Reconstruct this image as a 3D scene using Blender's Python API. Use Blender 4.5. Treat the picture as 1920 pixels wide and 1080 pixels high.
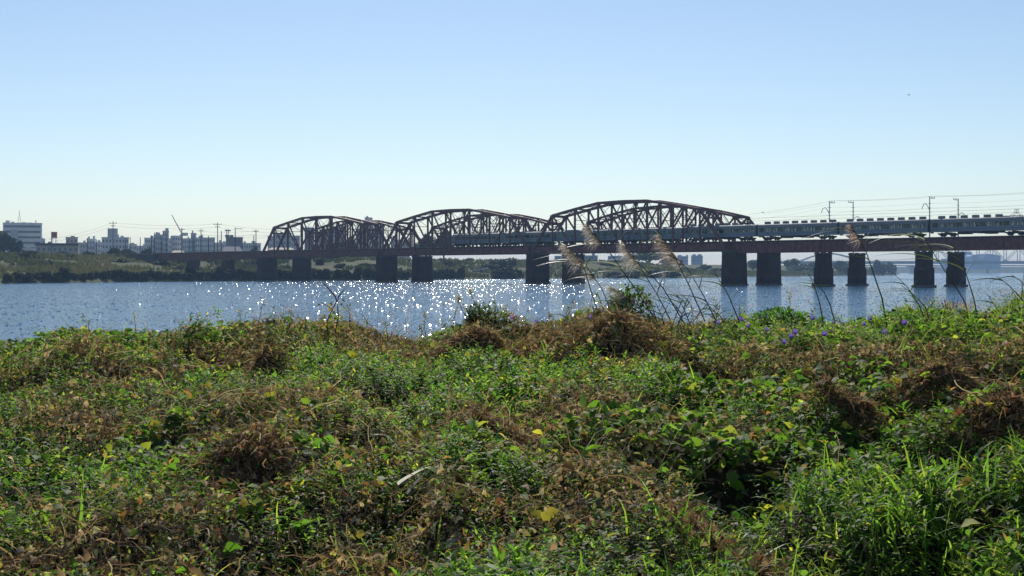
import bpy, math, random
import numpy as np
from mathutils import Vector, Matrix

for o in list(bpy.data.objects):
    bpy.data.objects.remove(o, do_unlink=True)
SC = bpy.context.scene
COL = SC.collection
R = math.radians
rnd = random.Random(7)
rng = np.random.default_rng(11)

# ------------------------------------------------------------------ camera
F = 2400.0          # focal length in photo pixels (1920 wide)
HC = 3.16           # eye height above the river
YH = 509.5          # photo row of the horizon
cam = bpy.data.cameras.new("camera")
cam.sensor_width = 36.0
cam.lens = 36.0 * F / 1920.0
cam.shift_y = -(540.0 - YH) / 1920.0
cam.clip_start = 0.1
cam.clip_end = 20000.0
camo = bpy.data.objects.new("camera", cam)
camo.location = (0, 0, HC)
camo.rotation_euler = (R(90), 0, 0)
COL.objects.link(camo)
SC.camera = camo

# ------------------------------------------------------------------ light
SUN_EL, SUN_AZ = 37.0, -3.5      # azimuth measured from +Y towards +X
w = bpy.data.worlds.new("World")
SC.world = w
w.use_nodes = True
nt = w.node_tree
nt.nodes.clear()
sky = nt.nodes.new('ShaderNodeTexSky')
sky.sky_type = 'NISHITA'
sky.sun_disc = False
sky.sun_elevation = R(SUN_EL)
sky.sun_rotation = R(SUN_AZ)
sky.air_density = 1.0
sky.dust_density = 0.12
sky.ozone_density = 3.2
bg = nt.nodes.new('ShaderNodeBackground')
bg.inputs['Strength'].default_value = 0.112
wo = nt.nodes.new('ShaderNodeOutputWorld')
tn = nt.nodes.new('ShaderNodeVectorMath'); tn.operation = 'MULTIPLY'; tn.inputs[1].default_value = (1.01, .955, .925)
nt.links.new(sky.outputs[0], tn.inputs[0]); nt.links.new(tn.outputs[0], bg.inputs[0])
nt.links.new(bg.outputs[0], wo.inputs[0])
sl = bpy.data.lights.new("sun", 'SUN')
sl.energy = 4.7
sl.angle = R(0.5)
sl.color = (1.0, 0.95, 0.87)
so = bpy.data.objects.new("sun", sl)
sd = Vector((math.sin(R(SUN_AZ)) * math.cos(R(SUN_EL)), math.cos(R(SUN_AZ)) * math.cos(R(SUN_EL)), math.sin(R(SUN_EL))))
so.rotation_euler = (-sd).to_track_quat('-Z', 'Y').to_euler()
so.location = (0, 0, 60)
COL.objects.link(so)
SC.view_settings.view_transform = 'Standard'
SC.view_settings.look = 'None'
SC.view_settings.exposure = 0.0
SC.view_settings.gamma = 1.0

# ------------------------------------------------------------------ helpers
def tag(o, label=None, cat=None, group=None, kind=None):
    if label: o['label'] = label
    if cat: o['category'] = cat
    if group: o['group'] = group
    if kind: o['kind'] = kind
    return o

def at(px, py, Y):
    return Vector(((px - 960.0) / F * Y, Y, HC + (YH - py) / F * Y))

def empty(name, loc, rz=0.0):
    o = bpy.data.objects.new(name, None)
    o.location = loc
    o.rotation_euler = (0, 0, rz)
    o.empty_display_size = 0.5
    COL.objects.link(o)
    return o

def copy_tree(o, parent=None):
    c = o.copy()
    COL.objects.link(c)
    c.parent = parent
    for ch in list(o.children):
        copy_tree(ch, c)
    return c

ORD1 = ['', 'first', 'second', 'third', 'fourth', 'fifth', 'sixth', 'seventh', 'eighth', 'ninth', 'tenth', 'eleventh', 'twelfth', 'thirteenth', 'fourteenth', 'fifteenth', 'sixteenth', 'seventeenth', 'eighteenth', 'nineteenth']
def ordinal(k):
    if k < 20: return ORD1[k]
    t = ['', '', 'twent', 'thirt', 'fort', 'fift', 'sixt', 'sevent', 'eight', 'ninet'][k//10]
    return t + ('ieth' if k % 10 == 0 else 'y-' + ORD1[k % 10])

class MB:
    def __init__(s):
        s.v = []; s.f = []
    def quad(s, a, b, c, d):
        n = len(s.v); s.v += [a, b, c, d]; s.f.append((n, n+1, n+2, n+3))
    def box(s, x0, x1, y0, y1, z0, z1):
        n = len(s.v)
        s.v += [(x0,y0,z0),(x1,y0,z0),(x1,y1,z0),(x0,y1,z0),(x0,y0,z1),(x1,y0,z1),(x1,y1,z1),(x0,y1,z1)]
        s.f += [tuple(n+i for i in q) for q in ((0,3,2,1),(4,5,6,7),(0,1,5,4),(1,2,6,5),(2,3,7,6),(3,0,4,7))]
        return s
    def prism(s, pts, z0, z1, top=1.0):
        n = len(s.v); m = len(pts)
        cx = sum(p[0] for p in pts)/m; cy = sum(p[1] for p in pts)/m
        s.v += [(p[0],p[1],z0) for p in pts] + [(cx+(p[0]-cx)*top, cy+(p[1]-cy)*top, z1) for p in pts]
        s.f.append(tuple(n+i for i in range(m-1,-1,-1))); s.f.append(tuple(n+m+i for i in range(m)))
        for i in range(m):
            j = (i+1) % m
            s.f.append((n+i, n+j, n+m+j, n+m+i))
        return s
    def bar(s, p, q, w_, h_, up=(0,0,1)):
        p = Vector(p); q = Vector(q); d = (q-p)
        if d.length < 1e-6: return s
        d.normalize(); u = Vector(up)
        if abs(d.dot(u)) > 0.98: u = Vector((1,0,0))
        a = d.cross(u).normalized(); b = a.cross(d).normalized()
        n = len(s.v)
        for c in (p, q):
            for sa, sb in ((-1,-1),(1,-1),(1,1),(-1,1)):
                s.v.append(tuple(c + a*(sa*w_/2) + b*(sb*h_/2)))
        s.f += [tuple(n+i for i in t) for t in ((0,1,2,3),(7,6,5,4),(0,4,5,1),(1,5,6,2),(2,6,7,3),(3,7,4,0))]
        return s
    def tube(s, pts, rads, k=6, cap=True):
        pts = [Vector(p) for p in pts]; n0 = len(s.v)
        for i, p in enumerate(pts):
            d = (pts[min(i+1, len(pts)-1)] - pts[max(i-1, 0)]).normalized()
            u = Vector((0,0,1)) if abs(d.z) < .95 else Vector((1,0,0))
            a = d.cross(u).normalized(); b = a.cross(d)
            r = rads[i] if hasattr(rads, '__len__') else rads
            for j in range(k):
                t = 2*math.pi*j/k
                s.v.append(tuple(p + a*(r*math.cos(t)) + b*(r*math.sin(t))))
        for i in range(len(pts)-1):
            for j in range(k):
                j2 = (j+1) % k
                s.f.append((n0+i*k+j, n0+i*k+j2, n0+(i+1)*k+j2, n0+(i+1)*k+j))
        if cap:
            s.f.append(tuple(n0+j for j in range(k-1,-1,-1)))
            s.f.append(tuple(n0+(len(pts)-1)*k+j for j in range(k)))
        return s
    def disc(s, c, ax, r, t, k=14):
        ax = Vector(ax).normalized()
        return s.tube([Vector(c)-ax*t/2, Vector(c)+ax*t/2], [r, r], k)
    def build(s, name, mat, parent=None, smooth=False):
        me = bpy.data.meshes.new(name)
        me.from_pydata(s.v, [], s.f)
        me.materials.append(mat)
        if smooth:
            me.polygons.foreach_set('use_smooth', [True]*len(me.polygons))
        o = bpy.data.objects.new(name, me)
        COL.objects.link(o)
        if parent: o.parent = parent
        return o

def npmesh(name, V, Fc, nside, mat, colors=None, parent=None, smooth=False):
    """fast mesh from numpy arrays, all faces with nside corners"""
    me = bpy.data.meshes.new(name)
    V = np.ascontiguousarray(V, dtype=np.float32); Fc = np.ascontiguousarray(Fc, dtype=np.int32)
    me.vertices.add(len(V)); me.vertices.foreach_set('co', V.ravel())
    me.loops.add(Fc.size); me.loops.foreach_set('vertex_index', Fc.ravel())
    me.polygons.add(len(Fc))
    me.polygons.foreach_set('loop_start', np.arange(0, Fc.size, nside, dtype=np.int32))
    me.update(calc_edges=True)
    if smooth:
        me.polygons.foreach_set('use_smooth', np.ones(len(Fc), dtype=bool))
    if colors is not None:
        ca = me.color_attributes.new('tint', 'FLOAT_COLOR', 'POINT')
        c4 = np.ones((len(V), 4), dtype=np.float32); c4[:, :3] = colors
        ca.data.foreach_set('color', c4.ravel())
    me.materials.append(mat)
    me.validate()
    o = bpy.data.objects.new(name, me)
    COL.objects.link(o)
    if parent: o.parent = parent
    return o

# value noise, vectorised
_perm = np.random.default_rng(3).random((257, 257))
_perm[256] = _perm[0]; _perm[:, 256] = _perm[:, 0]
def vnoise(x, y):
    x = np.asarray(x, float); y = np.asarray(y, float)
    xi = np.floor(x).astype(int); yi = np.floor(y).astype(int)
    fx = x - xi; fy = y - yi
    fx = fx*fx*(3-2*fx); fy = fy*fy*(3-2*fy)
    xi &= 255; yi &= 255
    a = _perm[xi, yi]; b = _perm[xi+1, yi]; c = _perm[xi, yi+1]; d = _perm[xi+1, yi+1]
    return (a*(1-fx)+b*fx)*(1-fy) + (c*(1-fx)+d*fx)*fy
def fbm(x, y, o=4):
    s = 0; a = .5; t = 0
    for i in range(o):
        s = s + a*vnoise(x*2**i + 17.3*i, y*2**i + 9.1*i); t += a; a *= .5
    return s/t

# ------------------------------------------------------------------ materials
def new_mat(name):
    m = bpy.data.materials.new(name); m.use_nodes = True
    m.node_tree.nodes.clear()
    return m, m.node_tree
def ramp(nt, src, stops):
    r = nt.nodes.new('ShaderNodeValToRGB')
    while len(r.color_ramp.elements) < len(stops): r.color_ramp.elements.new(.5)
    for e, (p, c) in zip(r.color_ramp.elements, stops):
        e.position = p; e.color = (*c, 1)
    nt.links.new(src, r.inputs[0])
    return r
def noise(nt, scale, detail=4, coord='Object', vec=None, rough=.55):
    n = nt.nodes.new('ShaderNodeTexNoise')
    n.inputs['Scale'].default_value = scale; n.inputs['Detail'].default_value = detail
    n.inputs['Roughness'].default_value = rough
    if vec is None:
        tc = nt.nodes.new('ShaderNodeTexCoord'); vec = tc.outputs[coord]
    nt.links.new(vec, n.inputs['Vector'])
    return n
def mottled(name, c1, c2, scale=1.0, rough=.7, metal=0.0, bump=0.0, c3=None, spec=.5):
    m, nt = new_mat(name)
    p = nt.nodes.new('ShaderNodeBsdfPrincipled'); o = nt.nodes.new('ShaderNodeOutputMaterial')
    n = noise(nt, scale, 6)
    st = [(.35, c1), (.65, c2)] if c3 is None else [(.3, c1), (.5, c2), (.68, c3)]
    r = ramp(nt, n.outputs[0], st)
    nt.links.new(r.outputs[0], p.inputs['Base Color'])
    p.inputs['Roughness'].default_value = rough; p.inputs['Metallic'].default_value = metal
    p.inputs['Specular IOR Level'].default_value = spec
    if bump:
        b = nt.nodes.new('ShaderNodeBump'); b.inputs['Distance'].default_value = bump
        nt.links.new(n.outputs[0], b.inputs['Height']); nt.links.new(b.outputs[0], p.inputs['Normal'])
    nt.links.new(p.outputs[0], o.inputs[0])
    return m
def leafmat(name, transl=.4, rough=.4, spec=.5, gain=1.6, tv=(1.15, 1.2, .6)):
    m, nt = new_mat(name)
    at_ = nt.nodes.new('ShaderNodeAttribute'); at_.attribute_name = 'tint'
    p = nt.nodes.new('ShaderNodeBsdfPrincipled'); t = nt.nodes.new('ShaderNodeBsdfTranslucent')
    mx = nt.nodes.new('ShaderNodeMixShader'); o = nt.nodes.new('ShaderNodeOutputMaterial')
    g = nt.nodes.new('ShaderNodeVectorMath'); g.operation = 'MULTIPLY'
    g.inputs[1].default_value = (gain*tv[0], gain*tv[1], gain*tv[2])
    nt.links.new(at_.outputs['Color'], p.inputs['Base Color'])
    nt.links.new(at_.outputs['Color'], g.inputs[0]); nt.links.new(g.outputs[0], t.inputs[0])
    p.inputs['Roughness'].default_value = rough; p.inputs['Specular IOR Level'].default_value = spec
    mx.inputs[0].default_value = transl
    nt.links.new(p.outputs[0], mx.inputs[1]); nt.links.new(t.outputs[0], mx.inputs[2])
    nt.links.new(mx.outputs[0], o.inputs[0])
    return m

M = {}
M['steel'] = mottled('rust_brown_steel', (.090,.030,.026), (.150,.050,.040), .9, .65, 0, .01, (.19,.08,.06))
M['steel_far'] = mottled('weathered_brown_steel', (.095,.036,.032), (.14,.055,.046), .8, .7, 0, .01)
M['timber'] = mottled('sleeper_timber', (.03,.025,.022), (.07,.055,.045), 2, .9)
M['rail'] = mottled('rail_steel', (.16,.13,.12), (.28,.25,.23), 3, .35, .8)
M['wire'] = mottled('cable', (.05,.05,.055), (.08,.08,.09), 2, .6, .2)
M['pole'] = mottled('concrete_pole', (.16,.16,.17), (.25,.25,.25), 2, .85)
M['galv'] = mottled('galvanised_steel', (.16,.17,.18), (.28,.29,.30), 3, .5, .4)

def brick_mat(name, c1, c2, mortar, rough=.9):
    m, nt = new_mat(name)
    p = nt.nodes.new('ShaderNodeBsdfPrincipled'); o = nt.nodes.new('ShaderNodeOutputMaterial')
    tc = nt.nodes.new('ShaderNodeTexCoord')
    mp = nt.nodes.new('ShaderNodeMapping'); mp.inputs['Rotation'].default_value = (R(90), 0, 0)
    b = nt.nodes.new('ShaderNodeTexBrick')
    b.inputs['Scale'].default_value = 1.0
    b.inputs['Brick Width'].default_value = .45; b.inputs['Row Height'].default_value = .16
    b.inputs['Mortar Size'].default_value = .012
    b.inputs['Color1'].default_value = (*c1, 1); b.inputs['Color2'].default_value = (*c2, 1); b.inputs['Mortar'].default_value = (*mortar, 1)
    nt.links.new(tc.outputs['Object'], mp.inputs[0]); nt.links.new(mp.outputs[0], b.inputs['Vector'])
    n = noise(nt, .45, 6)
    r = ramp(nt, n.outputs[0], [(.3, (.35,.35,.33)), (.65, (1,1,1))])
    mx = nt.nodes.new('ShaderNodeMix'); mx.data_type = 'RGBA'; mx.blend_type = 'MULTIPLY'; mx.inputs[0].default_value = 1
    nt.links.new(b.outputs[0], mx.inputs[6]); nt.links.new(r.outputs[0], mx.inputs[7])
    sp = nt.nodes.new('ShaderNodeSeparateXYZ'); nt.links.new(tc.outputs['Object'], sp.inputs[0])
    n2 = noise(nt, .8, 5)
    ad = nt.nodes.new('ShaderNodeMath'); ad.operation = 'MULTIPLY_ADD'; ad.inputs[1].default_value = -2.2; nt.links.new(n2.outputs[0], ad.inputs[0]); nt.links.new(sp.outputs['Z'], ad.inputs[2])
    r3 = ramp(nt, ad.outputs[0], [(.25, (.42,.46,.42)), (.75, (1,1,1))])      # tide stain
    m3 = nt.nodes.new('ShaderNodeMix'); m3.data_type = 'RGBA'; m3.blend_type = 'MULTIPLY'; m3.inputs[0].default_value = 1
    nt.links.new(mx.outputs[2], m3.inputs[6]); nt.links.new(r3.outputs[0], m3.inputs[7])
    nt.links.new(m3.outputs[2], p.inputs['Base Color']); p.inputs['Roughness'].default_value = rough
    nt.links.new(p.outputs[0], o.inputs[0])
    return m
M['pier'] = brick_mat('pier_brick', (.050,.019,.020), (.068,.027,.027), (.05,.04,.04))
M['footing'] = mottled('wet_stone', (.05,.045,.04), (.11,.10,.09), .8, .8)
M['stone'] = mottled('pier_capstone', (.05,.042,.042), (.08,.07,.068), .8, .85)

# water: ripples of several sizes
def water_mat():
    m, nt = new_mat('river_water')
    p = nt.nodes.new('ShaderNodeBsdfPrincipled'); o = nt.nodes.new('ShaderNodeOutputMaterial')
    p.inputs['Base Color'].default_value = (.060,.165,.285,1)
    p.inputs['Roughness'].default_value = .09
    p.inputs['IOR'].default_value = 1.333
    tc = nt.nodes.new('ShaderNodeTexCoord'); geo = nt.nodes.new('ShaderNodeNewGeometry')
    def slope(sx, sy, kx, ky, detail, rough=.55):
        mp = nt.nodes.new('ShaderNodeMapping'); mp.inputs['Scale'].default_value = (sx, sy, 1)
        nt.links.new(tc.outputs['Object'], mp.inputs[0])
        n = noise(nt, 1.0, detail, vec=mp.outputs[0], rough=rough)
        a = nt.nodes.new('ShaderNodeVectorMath'); a.operation = 'SUBTRACT'; a.inputs[1].default_value = (.5, .5, .5)
        b = nt.nodes.new('ShaderNodeVectorMath'); b.operation = 'MULTIPLY'; b.inputs[1].default_value = (kx, ky, 0)
        nt.links.new(n.outputs['Color'], a.inputs[0]); nt.links.new(a.outputs[0], b.inputs[0])
        return b.outputs[0]
    def add(a, b):
        v = nt.nodes.new('ShaderNodeVectorMath'); v.operation = 'ADD'
        nt.links.new(a, v.inputs[0]); nt.links.new(b, v.inputs[1]); return v.outputs[0]
    t = add(slope(5.0, 1.3, .60, 1.0, 2), slope(.25, .09, .10, .16, 3))
    t = add(t, slope(16, 6.0, .95, 1.05, 1))
    lim = nt.nodes.new('ShaderNodeVectorMath'); lim.operation = 'MAXIMUM'; lim.inputs[1].default_value = (-9, -.15, -9)
    nt.links.new(t, lim.inputs[0]); t = lim.outputs[0]     # ordinary ripples have a limited steepness
    t = add(t, geo.outputs['Normal'])
    nn = nt.nodes.new('ShaderNodeVectorMath'); nn.operation = 'NORMALIZE'
    nt.links.new(t, nn.inputs[0]); nt.links.new(nn.outputs[0], p.inputs['Normal'])
    nt.links.new(p.outputs[0], o.inputs[0])
    return m
M['water'] = water_mat()
M['soil'] = mottled('dark_leaf_litter', (.012,.009,.006), (.028,.021,.013), 25, .95, 0, 0, (.02,.026,.010), .05)
M['leaf'] = leafmat('green_leaves', .54, .55, .16, 2.6)
M['broad'] = leafmat('broad_leaves', .50, .6, .15, 2.4)
M['dry'] = leafmat('dry_leaves', .36, .8, .12, 1.3, (1.05,1,.68))
M['grassm'] = leafmat('grass_blades', .52, .5, .25, 2.3)
M['plume'] = leafmat('reed_plume', .62, .8, .2, 1.5, (1,1,1))
M['blade'] = leafmat('reed_blades', .38, .4, .5, 1.3, (1,1,.85))
M['petal'] = leafmat('petals', .45, .6, .2, 1.4, (1,1,1))
M['fol'] = leafmat('tree_foliage', .16, .7, .15, 1.1)
M['bark'] = mottled('bark', (.05,.04,.03), (.10,.08,.06), 3, .95)
def bank_mat():
    m, nt = new_mat('far_bank_grass')
    p = nt.nodes.new('ShaderNodeBsdfPrincipled'); o = nt.nodes.new('ShaderNodeOutputMaterial')
    n = noise(nt, .045, 8, rough=.65); n2 = noise(nt, .5, 6)
    r = ramp(nt, n.outputs[0], [(.36, (.042,.052,.022)), (.48, (.095,.102,.040)), (.60, (.120,.115,.052)), (.72, (.100,.092,.047))])
    r2 = ramp(nt, n2.outputs[0], [(.3, (.5,.55,.5)), (.7, (1.15,1.1,1.0))])
    mx = nt.nodes.new('ShaderNodeMix'); mx.data_type = 'RGBA'; mx.blend_type = 'MULTIPLY'; mx.inputs[0].default_value = 1
    nt.links.new(r.outputs[0], mx.inputs[6]); nt.links.new(r2.outputs[0], mx.inputs[7])
    nt.links.new(mx.outputs[2], p.inputs['Base Color']); p.inputs['Roughness'].default_value = .95
    p.inputs['Specular IOR Level'].default_value = .1
    nt.links.new(p.outputs[0], o.inputs[0])
    return m
M['bank'] = bank_mat()

# ================================================================== SETTING
# water: one sheet to the horizon
wv = []; wf = []
ys = [6, 12, 20, 40, 80, 160, 320, 640, 1280, 2560, 5200]
xs = [-3500, -1200, -400, -130, -40, -12, 0, 12, 40, 130, 400, 1200, 3500]
for y in ys:
    for x in xs: wv.append((x, y, 0.0))
nx = len(xs)
for j in range(len(ys)-1):
    for i in range(nx-1):
        a = j*nx+i; wf.append((a, a+1, a+nx+1, a+nx))
mb = MB(); mb.v = wv; mb.f = wf
tag(mb.build('water', M['water']), kind='structure')

# steep little wavelets standing on the river, each a tiny two-sided ridge that can catch the sun
wg = np.random.default_rng(77)
n = 80000
Yw_ = np.sqrt(wg.uniform(55**2, 640**2, n)); pw_ = wg.uniform(-60, 1980, n)
kp = (wg.random(n) < .45+.9*(fbm(pw_*.006, Yw_*.02, 3)-.2)) & (Yw_ < np.interp(pw_, [-60, 0, 200, 400, 700, 870, 1000, 1280, 1980], [320, 325, 372, 408, 444, 515, 560, 625, 640]))
Yw_ = Yw_[kp]; pw_ = pw_[kp]; n = len(Yw_); Xw_ = (pw_-960)/F*Yw_
sy = np.clip(wg.normal(.33, .085, n), .05, .6); sx = wg.normal(0, .13, n)      # slopes of the face turned to the near bank
wd_ = wg.uniform(.04, .15, n); dp_ = wg.uniform(.06, .18, n); z0 = .004
def wp(ax, ay): 
    return np.stack([Xw_+ax, Yw_+ay, z0+0*Xw_], 1)
rl_ = wp(-wd_/2, 0*wd_); rl_[:, 2] += dp_*sy - sx*(-wd_/2)
rr_ = wp(wd_/2, 0*wd_); rr_[:, 2] += dp_*sy - sx*(wd_/2)
fl_ = wp(-wd_/2, -dp_); fl_[:, 2] += -sx*(-wd_/2); fr_ = wp(wd_/2, -dp_); fr_[:, 2] += -sx*(wd_/2)
V = np.stack([fl_, fr_, rr_, rl_, wp(wd_/2, dp_*1.3), wp(-wd_/2, dp_*1.3)], 1).reshape(-1, 3)
b6 = (np.arange(n)*6)[:, None]
wm_, nt = new_mat('wavelet_water')
pw = nt.nodes.new('ShaderNodeBsdfPrincipled'); po = nt.nodes.new('ShaderNodeOutputMaterial')
pw.inputs['Base Color'].default_value = (.060,.165,.285,1); pw.inputs['Roughness'].default_value = .15; pw.inputs['IOR'].default_value = 1.333
nt.links.new(pw.outputs[0], po.inputs[0])
tag(npmesh('wavelets', V, np.concatenate([b6+np.array([[0, 1, 2, 3]]), b6+np.array([[3, 2, 4, 5]])], 0), 4, wm_), 'countless steep wavelets glittering in the sun on the river', 'wavelets', kind='stuff')

# ---- far bank terrain (waterline given along view bearings)
WLX = np.array([-900, -400, 0, 200, 400, 700, 870, 1000, 1280, 1400, 1520, 1620, 1690, 1700])
WLY = np.array([180, 262, 338, 385, 421, 456, 530, 575, 640, 760, 900, 1080, 1260, 1300])
def bank_water_y(px): return np.interp(px, WLX, WLY)
def bank_h(px, d):
    """height at distance d beyond the waterline, left and right parts differ"""
    hl = np.interp(d, [-6, 0, 4, 30, 60, 95, 115, 150, 4000], [-1.5, 0.15, 1.3, 2.6, 4.6, 8.3, 9.0, 7.6, 7.6])
    hm = np.interp(d, [-6, 0, 5, 40, 90, 130, 180, 4000], [-1.5, .1, .7, 2.6, 7.5, 8.8, 7.8, 7.8])
    hr = np.interp(d, [-6, 0, 8, 60, 200, 300, 380, 4000], [-1.5, .1, .8, 2.2, 3.5, 8.5, 9.0, 8.0])
    t1 = np.clip((px-700)/250., 0, 1); t2 = np.clip((px-1180)/150., 0, 1)
    h = hl*(1-t1)+hm*t1
    return h*(1-t2)+hr*t2
pxs = np.arange(-900, 1697, 13.0)
ds = np.concatenate([[-6], np.arange(0, 40, 4), np.arange(40, 200, 8), np.arange(200, 500, 30), [600, 900, 1400, 2200, 3400]])
P, D = np.meshgrid(pxs, ds)
YY = bank_water_y(P) + D + 3.0*(fbm(P*.02, D*0+3.0)-.5)*2
XX = (P-960)/F*YY
ZZ = bank_h(P, D)
edge = np.clip((1690-P)/60., 0, 1)
ZZ = ZZ*edge - .6*(1-edge)
amp = np.clip(D/25., 0, 1)
ZZ = ZZ + amp*edge*((fbm(XX*.06, YY*.06)-.5)*1.6 + (fbm(XX*.25+50, YY*.25)-.5)*.7)
V = np.stack([XX.ravel(), YY.ravel(), ZZ.ravel()], 1)
nc = len(pxs); nr = len(ds)
idx = (np.arange(nr-1)[:, None]*nc + np.arange(nc-1)[None, :]).ravel()
Fq = np.stack([idx, idx+1, idx+nc+1, idx+nc], 1)
tag(npmesh('far_riverbank', V, Fq, 4, M['bank'], smooth=True), kind='structure')
def far_ground(px, Y):
    d = Y - float(bank_water_y(px))
    e = min(1, max(0, (1690-px)/60.))
    return float(bank_h(px, d))*e - .6*(1-e)

# ---- near riverbank soil + canopy height function
CRX = [-300, 0, 60, 130, 200, 260, 320, 400, 450, 520, 600, 660, 700, 760, 800, 850, 900, 940, 1000, 1060, 1120, 1180, 1230, 1300, 1400, 1480, 1540, 1600, 1700, 1780, 1850, 1895, 1930, 2300]
CRY = [668, 655, 652, 622, 622, 634, 644, 626, 624, 620, 612, 612, 632, 642, 636, 612, 604, 618, 632, 618, 602, 604, 610, 616, 606, 598, 602, 606, 596, 596, 592, 566, 552, 540]
YC = 14.0
MOUNDS = [  # px, py on canopy, radius m across, height m   (heaps of dead vines), description
    (487, 705, .19, .15, 'dark-fronted heap left of centre under the crest'), (915, 805, .26, .15, 'broad heap in the middle of the slope'),
    (475, 860, .22, .13, 'tall ragged heap at the lower left of centre'), (885, 645, .42, .13, 'heap below the dark bush on the crest'),
    (1150, 650, .75, .12, 'wide brown heap at the foot of the plumed reeds'), (1585, 765, .26, .14, 'heap left of the largest right-hand heap'),
    (1760, 740, .34, .20, 'largest heap on the right, with tangled stems'), (1875, 815, .30, .16, 'heap at the right edge below the largest one'),
    (1395, 970, .22, .13, 'shaded heap at the lower right of centre')]
def canopy_base(X, Y):
    X = np.asarray(X, float); Y = np.asarray(Y, float)
    px = 960 + X/np.maximum(Y, .5)*F
    zc = HC - (np.interp(px, CRX, CRY)-YH)/F*YC
    znear = 1.93
    t = np.clip((Y-5.0)/(YC-5.0), -.6, 1)
    zl = 2.0 + (zc-2.0)*(.82*t+.18*t*np.abs(t))
    s = np.clip((Y-YC)/11., 0, 1)
    return zl - (s*s*(3-2*s))*3.3
_mw = []
for (mx_, my_, mr, mh, _l) in MOUNDS:
    Yv = 5.0
    for k in range(60):
        z = float(canopy_base((mx_-960)/F*Yv, Yv)); yy = YH + (HC-z)/Yv*F
        if yy < my_: break
        Yv += .2
    _mw.append(((mx_-960)/F*Yv, Yv, mr, mh))
def canopy(X, Y):
    z = canopy_base(X, Y)
    X = np.asarray(X, float); Y = np.asarray(Y, float)
    for (a, b, r, h) in _mw:
        dy_ = Y-b
        q = ((X-a)**2 + (dy_*np.where(dy_ < 0, 1.5, .8))**2)/(r*r)
        z = z + h*np.exp(-q*q*.7)
    near = np.clip((15.5-Y)/2.0, .35, 1)
    hol = np.clip(vnoise(X*1.7+61, Y*1.5+23)-.60, 0, .23)
    z = z - near*hol*1.35*np.clip((12.8-Y)/1.5, 0, 1)
    z = z + near*((fbm(X*1.1, Y*1.1, 2)-.5)*.38 + (vnoise(X*3.0+9, Y*3.0)-.5)*.17 + (vnoise(X*8+2, Y*8+5)-.5)*.06)
    return z
def brownness(X, Y):
    px = 960 + X/Y*F
    b = (fbm(X*.55+31, Y*.55+7, 3)-.5)*2.4 + (vnoise(X*2.6+3, Y*2.6+40)-.5)*.9
    b = b + np.clip((Y-8.0)/4.5, 0, 1)*.42 - .07
    b = b - np.clip((px-1250)/250, 0, 1)*np.clip((8.3-Y)/1.5, 0, 1)*1.2
    b = b - np.clip((px-1300)/150, 0, 1)*np.clip((Y-10.5)/2, 0, 1)*.55
    b = b + np.clip((Y-12.0)/1.2, 0, 1)*np.clip((1260-px)/120, 0, 1)*.22
    for (a, c, r, h) in _mw:
        q = ((X-a)**2 + (Y-c)**2)/(r*r*1.5)
        b = b + np.minimum(h*4, .6)*np.exp(-q)
    return b
gx = np.linspace(-1, 1, 90); gy = np.concatenate([np.linspace(-4, 3, 8), np.linspace(3.2, 16, 90), np.linspace(16.5, 40, 20)])
GX, GY = np.meshgrid(gx, gy)
HX = GX*(6 + np.maximum(GY, 0)*.9)
ZS = canopy(HX, np.maximum(GY, 2.0)) - .20
ZS = np.where(GY > 27, -1.0, ZS)
V = np.stack([HX.ravel(), GY.ravel(), ZS.ravel()], 1)
nc = 90; nr = len(gy)
idx = (np.arange(nr-1)[:, None]*nc + np.arange(nc-1)[None, :]).ravel()
tag(npmesh('near_riverbank', V, np.stack([idx, idx+1, idx+nc+1, idx+nc], 1), 4, M['soil'], smooth=True), kind='structure')

# ================================================================== RAILWAY BRIDGES
Y0 = 427.0; X0 = (501-960)/F*Y0
Y3 = 427.0*(1-.1042*3); X3 = (1378-960)/F*Y3
U = Vector((X3-X0, Y3-Y0, 0)).normalized(); NV = Vector((-U.y, U.x, 0))
L = 62.7
if NV.y < 0: NV = -NV
HR = 10.03
DB = 14.0
RZ = math.atan2(U.y, U.x)
def bp(t, off=0.0, z=0.0):
    p = Vector((X0, Y0, 0)) + U*(L*t) + NV*off
    return (p.x, p.y, z)
# local frame: x along the bridge, y = NV (away from camera) because U x NV = +Z ?
SGN = 1.0 if (U.x*NV.y - U.y*NV.x) > 0 else -1.0

def track(mbT, mbR, x0, x1, z):
    x = x0
    while x < x1-.1:
        mbT.box(x, x+.22, -1.25, 1.25, z-.2, z); x += .62
    for s in (-1, 1):
        mbR.box(x0, x1, s*.535-.035, s*.535+.035, z, z+.14)

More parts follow.
